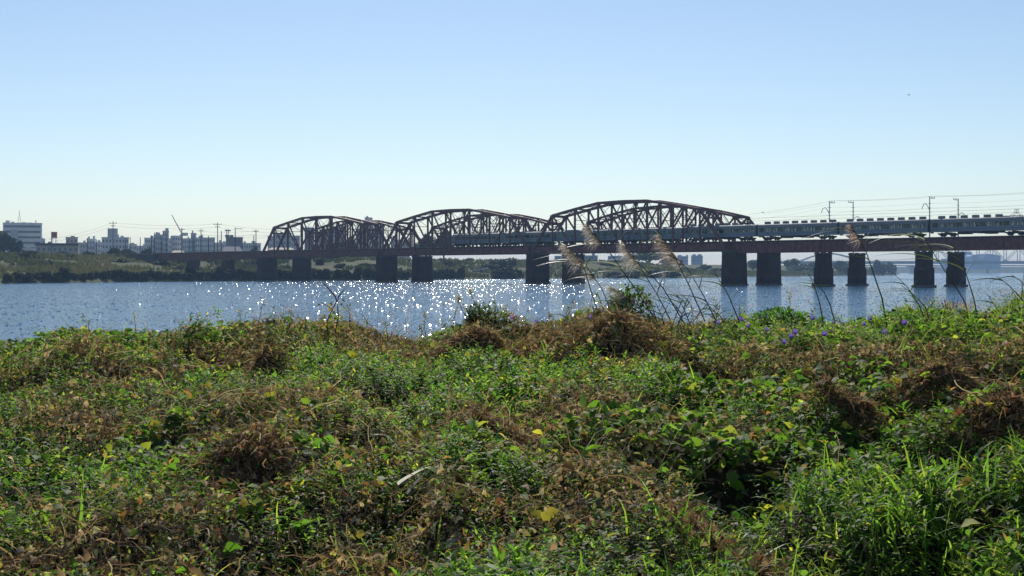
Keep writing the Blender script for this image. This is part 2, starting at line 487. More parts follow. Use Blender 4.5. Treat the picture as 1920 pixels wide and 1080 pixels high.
def truss_span(far):
    root = empty('truss_span', (0, 0, 0), RZ)
    n = 8; pl = L/n; W = 2.6
    if far: hs = [0, 6.4, 8.1, 9.4, 9.7, 9.4, 8.1, 6.4, 0]; m = M['steel_far']
    else:   hs = [0, 7.6, 9.0, 10.25, 10.4, 10.25, 9.0, 7.6, 0]; m = M['steel']
    zb = HR-1.62
    inset = .45
    def node(i, top, s):
        x = min(max(i*pl, inset), L-inset)
        return (x, s*W, HR+hs[i] if top else zb)
    w1 = .62 if not far else .50
    for s in (-1, 1):
        a = MB()
        for i in range(1, n-1): a.bar(node(i,1,s), node(i+1,1,s), w1, w1)
        a.build('top_chord', m, root)
        a = MB().bar(node(0,0,s), node(n,0,s), .5, .62); a.build('bottom_chord', m, root)
        for i, j in ((0,1),(n,n-1)):
            MB().bar(node(i,0,s), node(j,1,s), w1*.95, w1*.95).build('end_post', m, root)
        for i in range(1, n):
            tk = .30 if i in (1, n-1) else .42
            if far: tk *= .85
            x, y, zt = node(i,1,s)
            MB().box(x-tk/2, x+tk/2, y-.2, y+.2, zb+.31, zt-w1/2).build('vertical_post', m, root)
        for i in range(1, n):
            j = i+1 if i < n//2 else i-1
            if i == n//2: continue
            MB().bar(node(i,1,s), node(j,0,s), .24, .40).build('diagonal', m, root)
        # slender counter rods
        cc = MB()
        pairs = [(3,4),(4,5)] if not far else [(1,2),(2,3),(3,4),(4,5),(5,6),(6,7)]
        for i, j in pairs:
            lo, hi = (i, j) if i < n//2 else (j, i)
            cc.bar(node(lo,0,s), node(hi,1,s), .12, .20)
        if far:
            for i in range(1, n-1):
                xa, xb = i*pl, (i+1)*pl; za = HR+hs[i]; zc = HR+hs[i+1]; xm = (xa+xb)/2
                cc.bar((xm, s*W, zb), (xm, s*W, (za+zc)/2), .13, .15)
                cc.bar((xa, s*W, HR+2.0), (xm, s*W, (za+zc)/2-.2), .06, .07)
                cc.bar((xb, s*W, HR+2.0), (xm, s*W, (za+zc)/2-.2), .06, .07)
        cc.build('counter_rod', m, root)
        for i in range(1, n):
            x, y, zt = node(i,1,s)
            MB().box(x-.55, x+.55, y-.33, y-.29, zt-.62, zt+.1).build('gusset_plate', m, root)
            MB().box(x-.55, x+.55, y+.29, y+.33, zt-.62, zt+.1).build('gusset_plate', m, root)
            MB().box(x-.5, x+.5, y-.29, y-.26, zb-.1, zb+.75).build('gusset_plate', m, root)
    tb = MB()
    for i in range(1, n):
        a = node(i,1,-1); b = node(i,1,1)
        tb.bar(a, b, .28, .34)
        if i < n-1:
            tb.bar(a, node(i+1,1,1), .12, .14); tb.bar(b, node(i+1,1,-1), .12, .14)
    tb.build('top_lateral_bracing', m, root)
    for i in range(2, n-1):
        sb = MB()
        a = Vector(node(i,1,-1)); b = Vector(node(i,1,1)); dz = Vector((0,0,-(hs[i]-6.2) if hs[i]-6.2 > 1 else -1.0))
        sb.bar(a+dz, b+dz, .13, .16); sb.bar(a, b+dz, .07, .09); sb.bar(b, a+dz, .07, .09)
        sb.build('sway_frame', m, root)
    for i, j in ((0,1),(n,n-1)):
        pb = MB()
        for f in (.80, .97):
            a = Vector(node(i,0,-1)).lerp(Vector(node(j,1,-1)), f); b = Vector(node(i,0,1)).lerp(Vector(node(j,1,1)), f)
            pb.bar(a, b, .3, .35)
        a0 = Vector(node(i,0,-1)).lerp(Vector(node(j,1,-1)), .80); b0 = Vector(node(i,0,1)).lerp(Vector(node(j,1,1)), .97)
        a1 = Vector(node(i,0,-1)).lerp(Vector(node(j,1,-1)), .97); b1 = Vector(node(i,0,1)).lerp(Vector(node(j,1,1)), .80)
        pb.bar(a0, b0, .12, .14); pb.bar(a1, b1, .12, .14)
        pb.build('portal_brace', m, root)
    for i in range(0, n+1):
        x = node(i,0,1)[0]
        fb = MB().box(x-.16, x+.16, -2.34, 2.34, HR-1.85, HR-.62)
        fb.build('floor_beam', m, root)
    st = MB()
    for s in (-.8, .8):
        st.box(inset+.2, L-inset-.2, s-.02, s+.02, HR-1.5, HR-.24)
        st.box(inset+.2, L-inset-.2, s-.14, s+.14, HR-.24, HR-.205); st.box(inset+.2, L-inset-.2, s-.14, s+.14, HR-1.54, HR-1.5)
    st.build('stringer', m, root)
    fa = MB()   # side fascia girder below the deck, outside the chord
    fa.box(.5, L-.5, -2.40, -2.36, HR-1.30, HR-.45); fa.box(.5, L-.5, 2.36, 2.40, HR-1.30, HR-.45)
    for k in range(0, 33):
        x = 1.2 + k*(L-2.4)/32
        fa.box(x-.04, x+.04, -2.46, -2.40, HR-1.30, HR-.45)
    fa.build('side_girder', m, root)
    a = MB(); b = MB(); track(a, b, .05, L-.05, HR)
    a.build('sleepers', M['timber'], root); b.build('rail', M['rail'], root)
    return root

def girder_span(Ls, depth, far):
    m = M['steel_far'] if far else M['steel']
    root = empty('girder_span', (0, 0, 0), RZ)
    for s in (-1, 1):
        g = MB()
        y = s*.95
        g.box(.12, Ls-.12, y-.02, y+.02, HR-.25-depth, HR-.25)
        g.box(.12, Ls-.12, y-.2, y+.2, HR-.25, HR-.205)
        g.box(.12, Ls-.12, y-.2, y+.2, HR-.25-depth-.045, HR-.25-depth)
        k = 1.0
        while k < Ls-.5:
            g.box(k-.02, k+.02, y-.15, y-.02, HR-.25-depth, HR-.25)
            g.box(k-.02, k+.02, y+.02, y+.15, HR-.25-depth, HR-.25)
            k += 1.45
        g.build('plate_girder', m, root)
    c = MB(); k = .6
    while k < Ls-2:
        c.bar((k, -.92, HR-.5), (k+2.2, .92, HR-.5), .12, .12)
        c.bar((k, -.92, HR-.5), (k, .92, HR-.15-depth), .1, .1); c.bar((k, .92, HR-.5), (k, -.92, HR-.15-depth), .1, .1)
        k += 2.9
    c.build('cross_bracing', m, root)
    a = MB(); b = MB(); track(a, b, .05, Ls-.05, HR)
    a.build('sleepers', M['timber'], root); b.build('rail', M['rail'], root)
    return root

def place(root, t, off, z=0):
    root.location = bp(t, off, z)

tname = {0: 'leftmost', 1: 'middle', 2: 'tallest looking right-hand'}
protoN = truss_span(False); protoF = truss_span(True)
for k in range(3):
    o = protoN if k == 0 else copy_tree(protoN)
    place(o, k, 0)
    tag(o, '%s rust-brown curved truss span of the near railway bridge' % tname[k], 'truss bridge', 'near truss spans over the river')
    o = protoF if k == 0 else copy_tree(protoF)
    place(o, k, DB)
    tag(o, '%s truss span of the far railway bridge, seen behind the near one' % tname[k], 'truss bridge', 'far truss spans over the river')
gs = .372*L
gpos = [(-3, 'the left bank beside the abutment'), (-2, 'the left bank, second span from the abutment'), (-1, 'the left bank next to the leftmost truss'),
        (0, 'the river right beside the last truss'), (1, 'the river between the two slim pier pairs'), (2, 'the river at the right edge of the view'), (3, 'the river beyond the right edge')]
gN = girder_span(gs, 2.35, False); gF = girder_span(gs, 2.1, True)
for q, (k, txt) in enumerate(gpos):
    t = k*.372 if k < 0 else 3 + k*.372
    o = gN if q == 0 else copy_tree(gN); place(o, t, 0)
    tag(o, 'red plate girder span, near bridge, over ' + txt, 'girder bridge', 'near girder spans')
    o = gF if q == 0 else copy_tree(gF); place(o, t, DB)
    tag(o, 'plate girder span, far bridge, over ' + txt, 'girder bridge', 'far girder spans')

def pier_outline(a, b, nose=True):
    # a along the bridge (x), b across (y); rounded noses
    pts = []
    r = a/2
    for k in range(7): 
        th = math.pi*k/6
        pts.append((r*math.cos(th), b/2 - r*.75 + r*.75*math.sin(th)))
    for k in range(7):
        th = math.pi + math.pi*k/6
        pts.append((r*math.cos(th), -b/2 + r*.75 + r*.75*math.sin(th)))
    return pts
def make_pier(a, b, top, step, base=-1.5):
    root = empty('bridge_pier', (0, 0, 0), RZ)
    if step:
        s_ = MB().prism(pier_outline(a, b), 4.0, top-.45, .985); s_.build('shaft', M['pier'], root)
        MB().prism(pier_outline(a+.42, b+.42), .45, 4.0, .985).build('lower_shaft', M['pier'], root)
        MB().prism(pier_outline(a+1.1, b+1.1), base, .45, .99).build('footing', M['footing'], root)
    else:
        MB().prism(pier_outline(a+.35, b+.35), .35, top-.5, .93).build('shaft', M['pier'], root)
        MB().prism(pier_outline(a+.85, b+.85), base, .35, .99).build('footing', M['footing'], root)
    MB().prism(pier_outline(a+.25, b+.25), top-.45 if step else top-.5, top-.12, 1.0).build('cap', M['stone'], root)
    be = MB()
    for s in (-1, 1):
        for q in (-1, 1):
            be.box(q*a*.27-.25, q*a*.27+.25, s*min(b*.33, 2.4)-.3, s*min(b*.33, 2.4)+.3, top-.12, top+.02)
    be.build('bearing', M['steel'], root)
    return root
wide = make_pier(3.0, 7.2, HR-1.95, False)
slim = make_pier(2.1, 3.4, HR-2.66, True)
first = {'w': True, 's': True}
wl = ['under the left end of the leftmost truss', 'between the leftmost and middle trusses', 'between the middle and right trusses', 'under the right end of the last truss']
for k in range(4):
    for far in (0, 1):
        o = wide if first['w'] else copy_tree(wide); first['w'] = False
        place(o, k, DB*far)
        tag(o, 'wide brick pier, %s bridge, %s' % ('far' if far else 'near', wl[k]), 'bridge pier', 'wide piers under the truss spans')
slist = [(-2, 'on the left bank among bushes near the abutment'), (-1, 'on the left bank just left of the leftmost truss'),
         (1, 'first to the right of the trusses'), (2, 'second to the right of the trusses'), (3, 'just beyond the right edge of the view')]
for k, txt in slist:
    t = k*.372 if k < 0 else 3+k*.372
    for far in (0, 1):
        o = slim if first['s'] else copy_tree(slim); first['s'] = False
        place(o, t, DB*far)
        tag(o, 'slim brick pier, %s bridge, %s' % ('far' if far else 'near', txt), 'bridge pier', 'slim piers under the girder spans')
        if k < 0: o.scale = (1.25, 1.25, 1)
for far in (0, 1):
    ab = empty('bridge_abutment', bp(-1.116, DB*far), RZ)
    tag(ab, 'stone abutment at the left end of the %s railway bridge' % ('far' if far else 'near'), 'abutment')
    MB().box(-40, -.02, -3.0, 3.0, 1.0, HR-.42).build('embankment_wall', M['stone'], ab)
    a = MB(); b = MB(); track(a, b, -40, -.02, HR); a.build('sleepers', M['timber'], ab); b.build('rail', M['rail'], ab)

# ================================================================== TRAINS
M['body_c'] = mottled('grey_green_train_paint', (.13,.15,.17), (.17,.19,.21), .4, .35, .2)
M['body_e'] = mottled('pale_teal_train_paint', (.12,.16,.17), (.15,.19,.20), .4, .3, .1)
M['roofm'] = mottled('train_roof_grey', (.16,.165,.18), (.22,.22,.24), 1, .7)
M['under'] = mottled('underfloor_black', (.02,.02,.022), (.045,.043,.042), 2, .8)
M['stripe'] = mottled('blue_stripe_paint', (.03,.10,.22), (.04,.13,.27), 1, .4)
M['acm'] = mottled('roof_unit_grey', (.15,.15,.165), (.22,.22,.235), 1.5, .7)
M['seat'] = mottled('seat_moquette', (.04,.05,.10), (.07,.07,.13), 4, .9)
def glass_mat(nm, tint):
    m, nt = new_mat(nm)
    g = nt.nodes.new('ShaderNodeBsdfGlossy'); g.inputs['Roughness'].default_value = .03
    t = nt.nodes.new('ShaderNodeBsdfTransparent'); t.inputs[0].default_value = (*tint, 1)
    f = nt.nodes.new('ShaderNodeFresnel'); f.inputs[0].default_value = 1.45
    mx = nt.nodes.new('ShaderNodeMixShader'); o = nt.nodes.new('ShaderNodeOutputMaterial')
    nt.links.new(f.outputs[0], mx.inputs[0]); nt.links.new(t.outputs[0], mx.inputs[1]); nt.links.new(g.outputs[0], mx.inputs[2])
    nt.links.new(mx.outputs[0], o.inputs[0])
    return m
M['glass'] = glass_mat('window_glass', (.30,.36,.38)); M['doorglass'] = glass_mat('door_glass', (.85,.92,.93)); M['exglass'] = glass_mat('tinted_glass', (.30,.52,.55))

def bogie(root, x):
    b = MB()
    b.box(x-1.7, x+1.7, -1.12, -.98, .42, .72); b.box(x-1.7, x+1.7, .98, 1.12, .42, .72)
    b.box(x-.3, x+.3, -1.0, 1.0, .5, .9)
    for s in (-1, 1):
        for q in (-1, 1):
            b.box(x+q*1.05-.22, x+q*1.05+.22, s*1.15-.12, s*1.15+.12, .26, .60)
    o = b.build('bogie', M['under'], root)
    for q in (-1, 1):
        wz = MB()
        for s in (-1, 1): wz.disc((x+q*1.05, s*.53, .43), (0,1,0), .43, .12)
        wz.tube([(x+q*1.05, -.53, .43), (x+q*1.05, .53, .43)], .07, 6)
        wz.build('wheelset', M['under'], o)
    return o

def wall_with_holes(mb, x0, x1, holes, z0, z1, y, th):
    """holes: list of (xa, xb, za, zb), sorted, non overlapping"""
    y0, y1 = sorted((y, y+th))
    x = x0
    for (xa, xb, za, zb) in holes:
        if xa > x: mb.box(x, xa, y0, y1, z0, z1)
        mb.box(xa, xb, y0, y1, z0, za); mb.box(xa, xb, y0, y1, zb, z1)
        x = xb
    if x < x1: mb.box(x, x1, y0, y1, z0, z1)

def commuter_car(pant, acn=8):
    root = empty('train_car', (0, 0, 0), RZ)
    LL = 20.1; h = LL/2; W = 1.38
    doors = [-7.2, -2.4, 2.4, 7.2]
    ops = []
    for d in doors:
        ops.append((d-.62, d-.10, 1.95, 2.78, 'd')); ops.append((d+.10, d+.62, 1.95, 2.78, 'd'))
    for c in (-4.8, 0, 4.8):
        ops.append((c-1.45, c-.08, 1.88, 2.80, 'w')); ops.append((c+.08, c+1.45, 1.88, 2.80, 'w'))
    ops.append((-9.55, -8.45, 1.88, 2.80, 'w')); ops.append((8.45, 9.55, 1.88, 2.80, 'w'))
    ops.sort()
    bd = MB()
    for s in (-1, 1):
        wall_with_holes(bd, -h, h, [q[:4] for q in ops], .98, 3.32, s*W, -s*.10)
    bd.box(-h, -h+.1, -W+.1, W-.1, 1.0, 3.3); bd.box(h-.1, h, -W+.1, W-.1, 1.0, 3.3)
    bd.build('body_shell', M['body_c'], root)
    MB().box(-h+.1, h-.1, -W+.1, W-.1, 1.0, 1.14).build('floor', M['under'], root)
    rf = MB()
    prof = [(-W, 3.32), (-W+.05, 3.45), (-W+.25, 3.57), (-.7, 3.64), (0, 3.67), (.7, 3.64), (W-.25, 3.57), (W-.05, 3.45), (W, 3.32)]
    n = len(rf.v)
    for x in (-h, h): rf.v += [(x, a, b) for a, b in prof]
    m_ = len(prof)
    for i in range(m_-1): rf.f.append((i, i+1, m_+i+1, m_+i))
    rf.f.append(tuple(range(m_))); rf.f.append(tuple(range(2*m_-1, m_-1, -1)))
    rf.f.append((0, m_, 2*m_-1, m_-1))
    rf.build('roof', M['roofm'], root)
    for s in (-1, 1):
        MB().box(-h, h, s*W-.008 if s < 0 else s*W, s*W if s < 0 else s*W+.008, 1.36, 1.52).build('blue_stripe', M['stripe'], root)
        for (xa, xb, za, zb, kd) in ops:
            MB().box(xa, xb, s*(W-.06)-.01, s*(W-.06)+.01, za, zb).build('door_window' if kd == 'd' else 'window', M['doorglass' if kd == 'd' else 'glass'], root)
        for d in doors:
            dd = MB()
            for e in (-.66, .0, .66): dd.box(d+e-.02, d+e+.02, s*W-.02, s*W+.02, 1.05, 2.95)
            dd.box(d-.68, d+.68, s*W-.022, s*W+.022, 2.95, 3.0)
            dd.build('door_frame', M['roofm'], root)
    st = MB()
    for c in (-4.8, 0, 4.8):
        for s in (-1, 1):
            st.box(c-1.5, c+1.5, s*1.25-.0, s*.75, 1.14, 1.6) if s > 0 else st.box(c-1.5, c+1.5, -1.25, -.75, 1.14, 1.6)
            st.box(c-1.5, c+1.5, s*1.26-.04, s*1.26, 1.6, 1.86)
    st.build('bench_seat', M['seat'], root)
    # passengers' silhouettes are not modelled; hanging straps and poles break up the view through
    hp = MB()
    for c in range(-9, 10):
        for s in (-.45, .45): hp.box(c*1.0-.09, c*1.0+.09, s-.02, s+.02, 2.45, 2.78)
    for d in doors:
        for s in (-1.0, 1.0):
            hp.tube([(d-.8, s, 1.14), (d-.8, s, 3.3)], .03, 5); hp.tube([(d+.8, s, 1.14), (d+.8, s, 3.3)], .03, 5)
    hp.build('grab_rail', M['galv'], root)
    for k in range(acn):
        x = -8.3 + k*(16.6/7) if not pant else -8.3+k*(16.6/7)
        if pant and x > 4.0: continue
        a = MB()
        pts = [(x-.62, -.38), (x+.62, -.38), (x+.62, .38), (x-.62, .38)]
        a.prism(pts, 3.55, 4.22, .95)
        a.build('air_conditioner', M['acm'], root)
    if pant:
        pg = MB()
        px = 7.0
        for s in (-1, 1):
            pg.box(px-1.1, px+1.1, s*.6-.05, s*.6+.05, 3.78, 3.86)
            pg.bar((px-1.0, s*.6, 3.86), (px+.3, s*.45, 4.6), .06, .06); pg.bar((px+1.0, s*.6, 3.86), (px-.3, s*.45, 4.6), .06, .06)
            pg.bar((px+.3, s*.45, 4.6), (px, s*.5, 5.05), .05, .05); pg.bar((px-.3, s*.45, 4.6), (px, s*.5, 5.05), .05, .05)
            for e in (-1, 1): pg.box(px+e-.08, px+e+.08, s*.6-.08, s*.6+.08, 3.6, 3.78)
        pg.box(px-.12, px+.12, -.95, .95, 5.05, 5.11)
        pg.build('pantograph', M['under'], root)
        MB().box(3.6, 5.4, -.5, .5, 3.64, 3.86).build('roof_equipment', M['acm'], root)
    bogie(root, -6.9); bogie(root, 6.9)
    for (xa, xb, zb, y) in ((-4.3, -2.3, .45, .2), (-2.0, -.9, .62, -.2), (-.6, .7, .55, 0), (1.1, 2.9, .42, .3), (3.2, 4.3, .60, -.1)):
        MB().box(xa, xb, -1.15+y*.3, 1.15, zb, .99).build('underfloor_box', M['under'], root)
    for s in (-1, 1):
        MB().box(s*h if s > 0 else -h-.3, h+.3 if s > 0 else -h, -.6, .6, 1.05, 3.15).build('gangway', M['under'], root)
        MB().box(s*h if s > 0 else -h-.28, h+.28 if s > 0 else -h, -.12, .12, .72, .95).build('coupler', M['under'], root)
    return root

def express_car(nose=False):
    root = empty('train_car', (0, 0, 0), RZ)
    LL = 20.1; h = LL/2; W = 1.40
    xs_ = -h + (1.6 if nose else 0)
    ops = [(-7.7+k*1.52, -7.7+k*1.52+1.24, 1.95, 2.72, 'w') for k in range(11)]
    bd = MB()
    for s in (-1, 1):
        wall_with_holes(bd, xs_, h, [q[:4] for q in ops], .85, 3.18, s*W, -s*.09)
    if not nose: bd.box(-h, -h+.1, -W+.09, W-.09, .9, 3.15)
    bd.box(h-.1, h, -W+.09, W-.09, .9, 3.15)
    bd.build('body_shell', M['body_e'], root)
    MB().box(xs_, h-.1, -W+.09, W-.09, .9, 1.14).build('floor', M['under'], root)
    prof = [(-W, 3.18), (-W+.1, 3.36), (-W+.38, 3.50), (-.6, 3.56), (0, 3.58), (.6, 3.56), (W-.38, 3.50), (W-.1, 3.36), (W, 3.18)]
    rf = MB()
    for x in (xs_, h): rf.v += [(x, a, b) for a, b in prof]
    m_ = len(prof)
    for i in range(m_-1): rf.f.append((i, i+1, m_+i+1, m_+i))
    rf.f.append(tuple(range(m_))); rf.f.append(tuple(range(2*m_-1, m_-1, -1))); rf.f.append((0, m_, 2*m_-1, m_-1))
    rf.build('roof', M['roofm'], root)
    if nose:
        nb = MB()
        sec = lambda x, w_, z0, z1, zm: [(x,-w_,z0),(x,-w_,zm),(x,-w_*.8,z1),(x,w_*.8,z1),(x,w_,zm),(x,w_,z0)]
        A = sec(xs_, W, .85, 3.54, 3.1); B = sec(-h+.45, W-.1, .8, 2.55, 2.2); Cc = sec(-h, W-.35, .75, 1.9, 1.6)
        nb.v += A+B+Cc
        for q in (0, 6):
            for i in range(5): nb.f.append((q+i, q+i+1, q+6+i+1, q+6+i))
            nb.f.append((q+5, q, q+6, q+11))
        nb.f.append((12,13,14,15,16,17))
        nb.build('nose', M['body_e'], root)
        ws = MB(); ws.quad((xs_-.16,-1.05,3.36),(xs_-.16,1.05,3.36),(-h+.62,1.0,2.72),(-h+.62,-1.0,2.72)); 
        ws.v = [(x-.05, y, z+.06) for x, y, z in ws.v]
        ws.build('windscreen', M['under'], root)
        for s in (-1, 1): MB().disc((-h-.02, s*.7, 1.35), (1,0,0), .12, .06).build('headlight', M['galv'], root)
    for s in (-1, 1):
        MB().box(xs_, h, s*W-.008 if s < 0 else s*W, s*W if s < 0 else s*W+.008, 1.30, 1.50).build('blue_stripe', M['stripe'], root)
        for (xa, xb, za, zb, kd) in ops:
            MB().box(xa, xb, s*(W-.05)-.01, s*(W-.05)+.01, za, zb).build('window', M['exglass'], root)
        MB().box(9.0, 9.75, s*W-.012 if s < 0 else s*W, s*W if s < 0 else s*W+.012, 1.0, 2.95).build('door', M['roofm'], root)
    st = MB()
    for k in range(15):
        x = -7.6+k*1.1
        for s in (-1, 1):
            y0, y1 = sorted((s*.35, s*1.25))
            st.box(x, x+.14, y0, y1, 1.14, 2.30); st.box(x+.14, x+.55, y0, y1, 1.14, 1.56)
    st.build('reclining_seats', M['seat'], root)
    for x in (-5.2, 0, 5.2):
        MB().prism([(x-1.5,-.8),(x+1.5,-.8),(x+1.5,.8),(x-1.5,.8)], 3.56, 3.74, .93).build('air_conditioner', M['acm'], root)
    bogie(root, -6.9); bogie(root, 6.9)
    for (xa, xb, zb) in ((-4.3, -1.6, .40), (-1.2, .9, .48), (1.3, 4.2, .38)):
        MB().box(xa, xb, -1.2, 1.2, zb, .90).build('underfloor_box', M['under'], root)
    MB().box(h, h+.3, -.6, .6, 1.0, 3.0).build('gangway', M['under'], root)
    if not nose: MB().box(-h-.3, -h, -.6, .6, 1.0, 3.0).build('gangway', M['under'], root)
    return root

RT = HR+.14
ex = express_car(False); exn = express_car(True); cp = commuter_car(True); cc_ = commuter_car(False)
T0 = 1.462; TP = .330
seq = [(exn, 'smooth-roofed teal leading train car with raked nose inside the middle truss'),
       (ex, 'second car of the train, smooth roof, between the middle and right trusses'),
       (ex, 'third car of the train, behind the left part of the right truss and the reeds'),
       (ex, 'fourth car of the train with sky showing through its window row, in the right truss'),
       (cp, 'grey train car with a raised pantograph leaving the right truss'),
       (cc_, 'grey commuter car with eight roof units above the first slim pier'),
       (cc_, 'grey commuter car with eight roof units above the girder between the slim pier pairs'),
       (cp, 'rightmost visible grey train car with pantograph at the edge of the view'),
       (cc_, 'grey train car just beyond the right edge of the view')]
used = set()
for k, (pr, lab) in enumerate(seq):
    o = pr if id(pr) not in used else copy_tree(pr)
    used.add(id(pr))
    o.location = bp(T0+TP*(k+.5), 0, RT)
    tag(o, lab, 'train car', 'cars of the train on the near bridge')

# ---- catenary masts on the girder spans (stand between the two bridges) and wires
def rail_mast(t, off, toph, s, tall, lab):
    """s = +1: bracket reaches away from camera, -1: towards camera"""
    root = empty('catenary_mast', bp(t, off, 0), RZ)
    tag(root, lab, 'catenary mast', 'catenary masts standing along the bridges')
    MB().tube([(0,0,HR-3.0),(0,0,HR+toph)], [.15,.09], 8).build('pole', M['galv'], root)
    a = MB(); z = HR+toph-.35
    a.bar((0,0,z), (0,-s*2.0,z), .12, .12)
    a.box(-.05,.05,-s*2.0-.05,-s*2.0+.05,z,z+.4); a.box(-.05,.05,-s*1.0-.05,-s*1.0+.05,z,z+.4)
    a.build('crossarm', M['galv'], root)
    b = MB()
    zz = HR+5.4
    pts = [(0,0,zz+.3), (0,s*.9,zz+1.2), (0,s*1.7,zz+1.65), (0,s*2.5,zz+1.5), (0,s*3.3,zz+.5)]
    if not tall: pts = [(0,0,zz-.9), (0,s*.8,zz-.2), (0,s*1.6,zz+.1), (0,s*2.4,zz-.1), (0,s*2.9,zz-.6)]
    b.tube(pts, .07, 6)
    b.build('bracket', M['galv'], root)
    for dz in (.0, -.9, -1.8, -2.6):
        MB().bar((0,-.7,z-1.1+dz), (0,.7,z-1.1+dz), .07, .07).build('insulator_arm', M['galv'], root)
    # leg carrying the mast down to the girder
    MB().bar((0,0,HR-3.0), (0,-.1,HR-2.9), .5, .4).build('foot', M['galv'], root)
    return root
# near-line masts: photo x 1555 and 1743 ; far-line masts: 1600 and 1797
def t_of(px, off):
    best = 0; bd_ = 1e9
    t = -1.3
    while t < 4.6:
        p = bp(t, off); x = 960 + p[0]/p[1]*F
        if abs(x-px) < bd_: bd_ = abs(x-px); best = t
        t += .002
    return best
NO, FO = 2.6, DB-3.4
masts = [(1555, NO, 8.6, -1, True, 'catenary mast with hooked bracket rising behind the train near the last truss'),
         (1600, FO, 8.8, 1, False, 'catenary mast behind the plume of the tall single reed'),
         (1743, NO, 8.6, -1, True, 'tallest catenary mast with raised left bracket above the car joint at right'),
         (1797, FO, 8.4, 1, False, 'rightmost catenary mast with a small bracket on its right')]
for m_ in masts:
    rail_mast(t_of(m_[0], m_[1]), m_[1], m_[2], m_[3], m_[4], m_[5])
def wire(name, pts, r, lab, cat='wire', group=None, mat=None):
    m_ = MB(); m_.tube(pts, r, 5)
    return tag(m_.build(name, mat or M['wire']), lab, cat, group)
def sagline(p, q, sag, n=8):
    p = Vector(p); q = Vector(q)
    return [p.lerp(q, k/n) - Vector((0,0,sag*4*(k/n)*(1-k/n))) for k in range(n+1)]
wl_ = [(NO+2.0, 8.7, 'top'), (NO+1.0, 8.7, 'second'), (NO, 7.2, 'third'), (NO, 6.2, 'fourth'), (FO-1.0, 8.9, 'fifth'), (FO, 6.6, 'lowest')]
ts = [3.02, t_of(1555, NO), t_of(1743, NO), 4.10, 4.48]
for off, hh, nm in wl_:
    pts = []
    for a_, b_ in zip(ts[:-1], ts[1:]):
        z0 = hh - (2.3 if a_ == 3.02 else 0); 
        pts += sagline(bp(a_, off, HR+z0), bp(b_, off, HR+hh), .25, 6)[(1 if pts else 0):]
    wire('overhead_wire', pts, .010, '%s of the thin dark wires running above the train at right' % nm, 'overhead wire', 'wires above the train')
for far in (0, 1):
    wire('contact_wire', sagline(bp(-1.1, DB*far, HR+5.25), bp(4.5, DB*far, HR+5.25), 0, 20), .022,
         'contact wire above the track of the %s railway bridge' % ('far' if far else 'near'), 'overhead wire')

# ================================================================== CITY ON THE LEFT
def plain_wall(name, c, rough=.85):
    return mottled(name, tuple(x*.9 for x in c), tuple(min(1, x*1.06) for x in c), .12, rough)
W_ = {'white': plain_wall('white_render', (.72,.72,.71)), 'grey': plain_wall('grey_concrete', (.48,.48,.49)), 'lgrey': plain_wall('light_grey_render', (.60,.60,.61)),
      'beige': plain_wall('beige_render', (.42,.37,.31)), 'dark': plain_wall('dark_grey_cladding', (.20,.205,.22)), 'pink': plain_wall('pinkish_tile', (.50,.40,.39)),
      'rust': plain_wall('red_brown_tank', (.30,.09,.06)), 'roofd': plain_wall('dark_roof', (.05,.05,.06)), 'tan': plain_wall('tan_roof', (.60,.50,.38)), 'blue': plain_wall('blue_grey_panel', (.30,.36,.44))}  # tan is the plain colour of the low house roofs
M['cityglass'] = mottled('dark_window_glass', (.09,.11,.13), (.15,.18,.21), .5, .3)

def building(x0, x1, ytop, Y, mat, label, floors=4, cols=6, depth=14, roofs=(), bands=False, group=None, cat='building', ybase=None):
    """x0,x1,ytop in photo pixels at distance Y; roofs: (x0,x1,ytop,mat,partname)"""
    xa = (x0-960)/F*Y; xb = (x1-960)/F*Y
    zt = HC+(YH-ytop)/F*Y; zb = far_ground((x0+x1)/2, Y)-2.5
    root = empty('building', ((xa+xb)/2, Y, zb), -math.atan2((xa+xb)/2, Y) + R(rnd.uniform(-2.5, .5)))
    tag(root, label, cat, group)
    w2 = (xb-xa)/2; h = zt-zb
    MB().box(-w2, w2, 0, depth, 0, h).build('wall', mat, root)
    MB().box(-w2-.15, w2+.15, -.15, depth+.15, h, h+.45).build('parapet', mat, root)
    fh = min(3.4, (h-3)/max(1, floors))
    for f in range(floors):
        z = h-(f+1)*fh+fh*.25
        if z < 3: break
        if bands:
            MB().box(-w2+.8, w2-.8, -.06, 0, z, z+fh*.42).build('window_band', M['cityglass'], root)
        else:
            cw = 2*w2/cols
            wm = MB()
            for c in range(cols):
                wm = MB().box(-w2+c*cw+cw*.25, -w2+c*cw+cw*.75, -.06, 0, z, z+fh*.45)
                wm.build('window', M['cityglass'], root)
    for q in range(2 if w2 > 4 else 1):
        qx = rnd.uniform(-w2*.8, w2*.7); qw = rnd.uniform(.8, 2.2); qh = rnd.uniform(.6, 1.8)
        MB().box(qx, qx+qw, 1.5+q*3, 3.5+q*3, h+.01, h+.45+qh).build('rooftop_unit', mat, root)
    for (a, b, yt, mt, nm) in roofs:
        ra = (a-(x0+x1)/2)/F*Y; rb = (b-(x0+x1)/2)/F*Y; rz = HC+(YH-yt)/F*Y-zb
        MB().box(ra, rb, depth*.25, depth*.7, h+.45, rz).build(nm, mt, root)
    return root

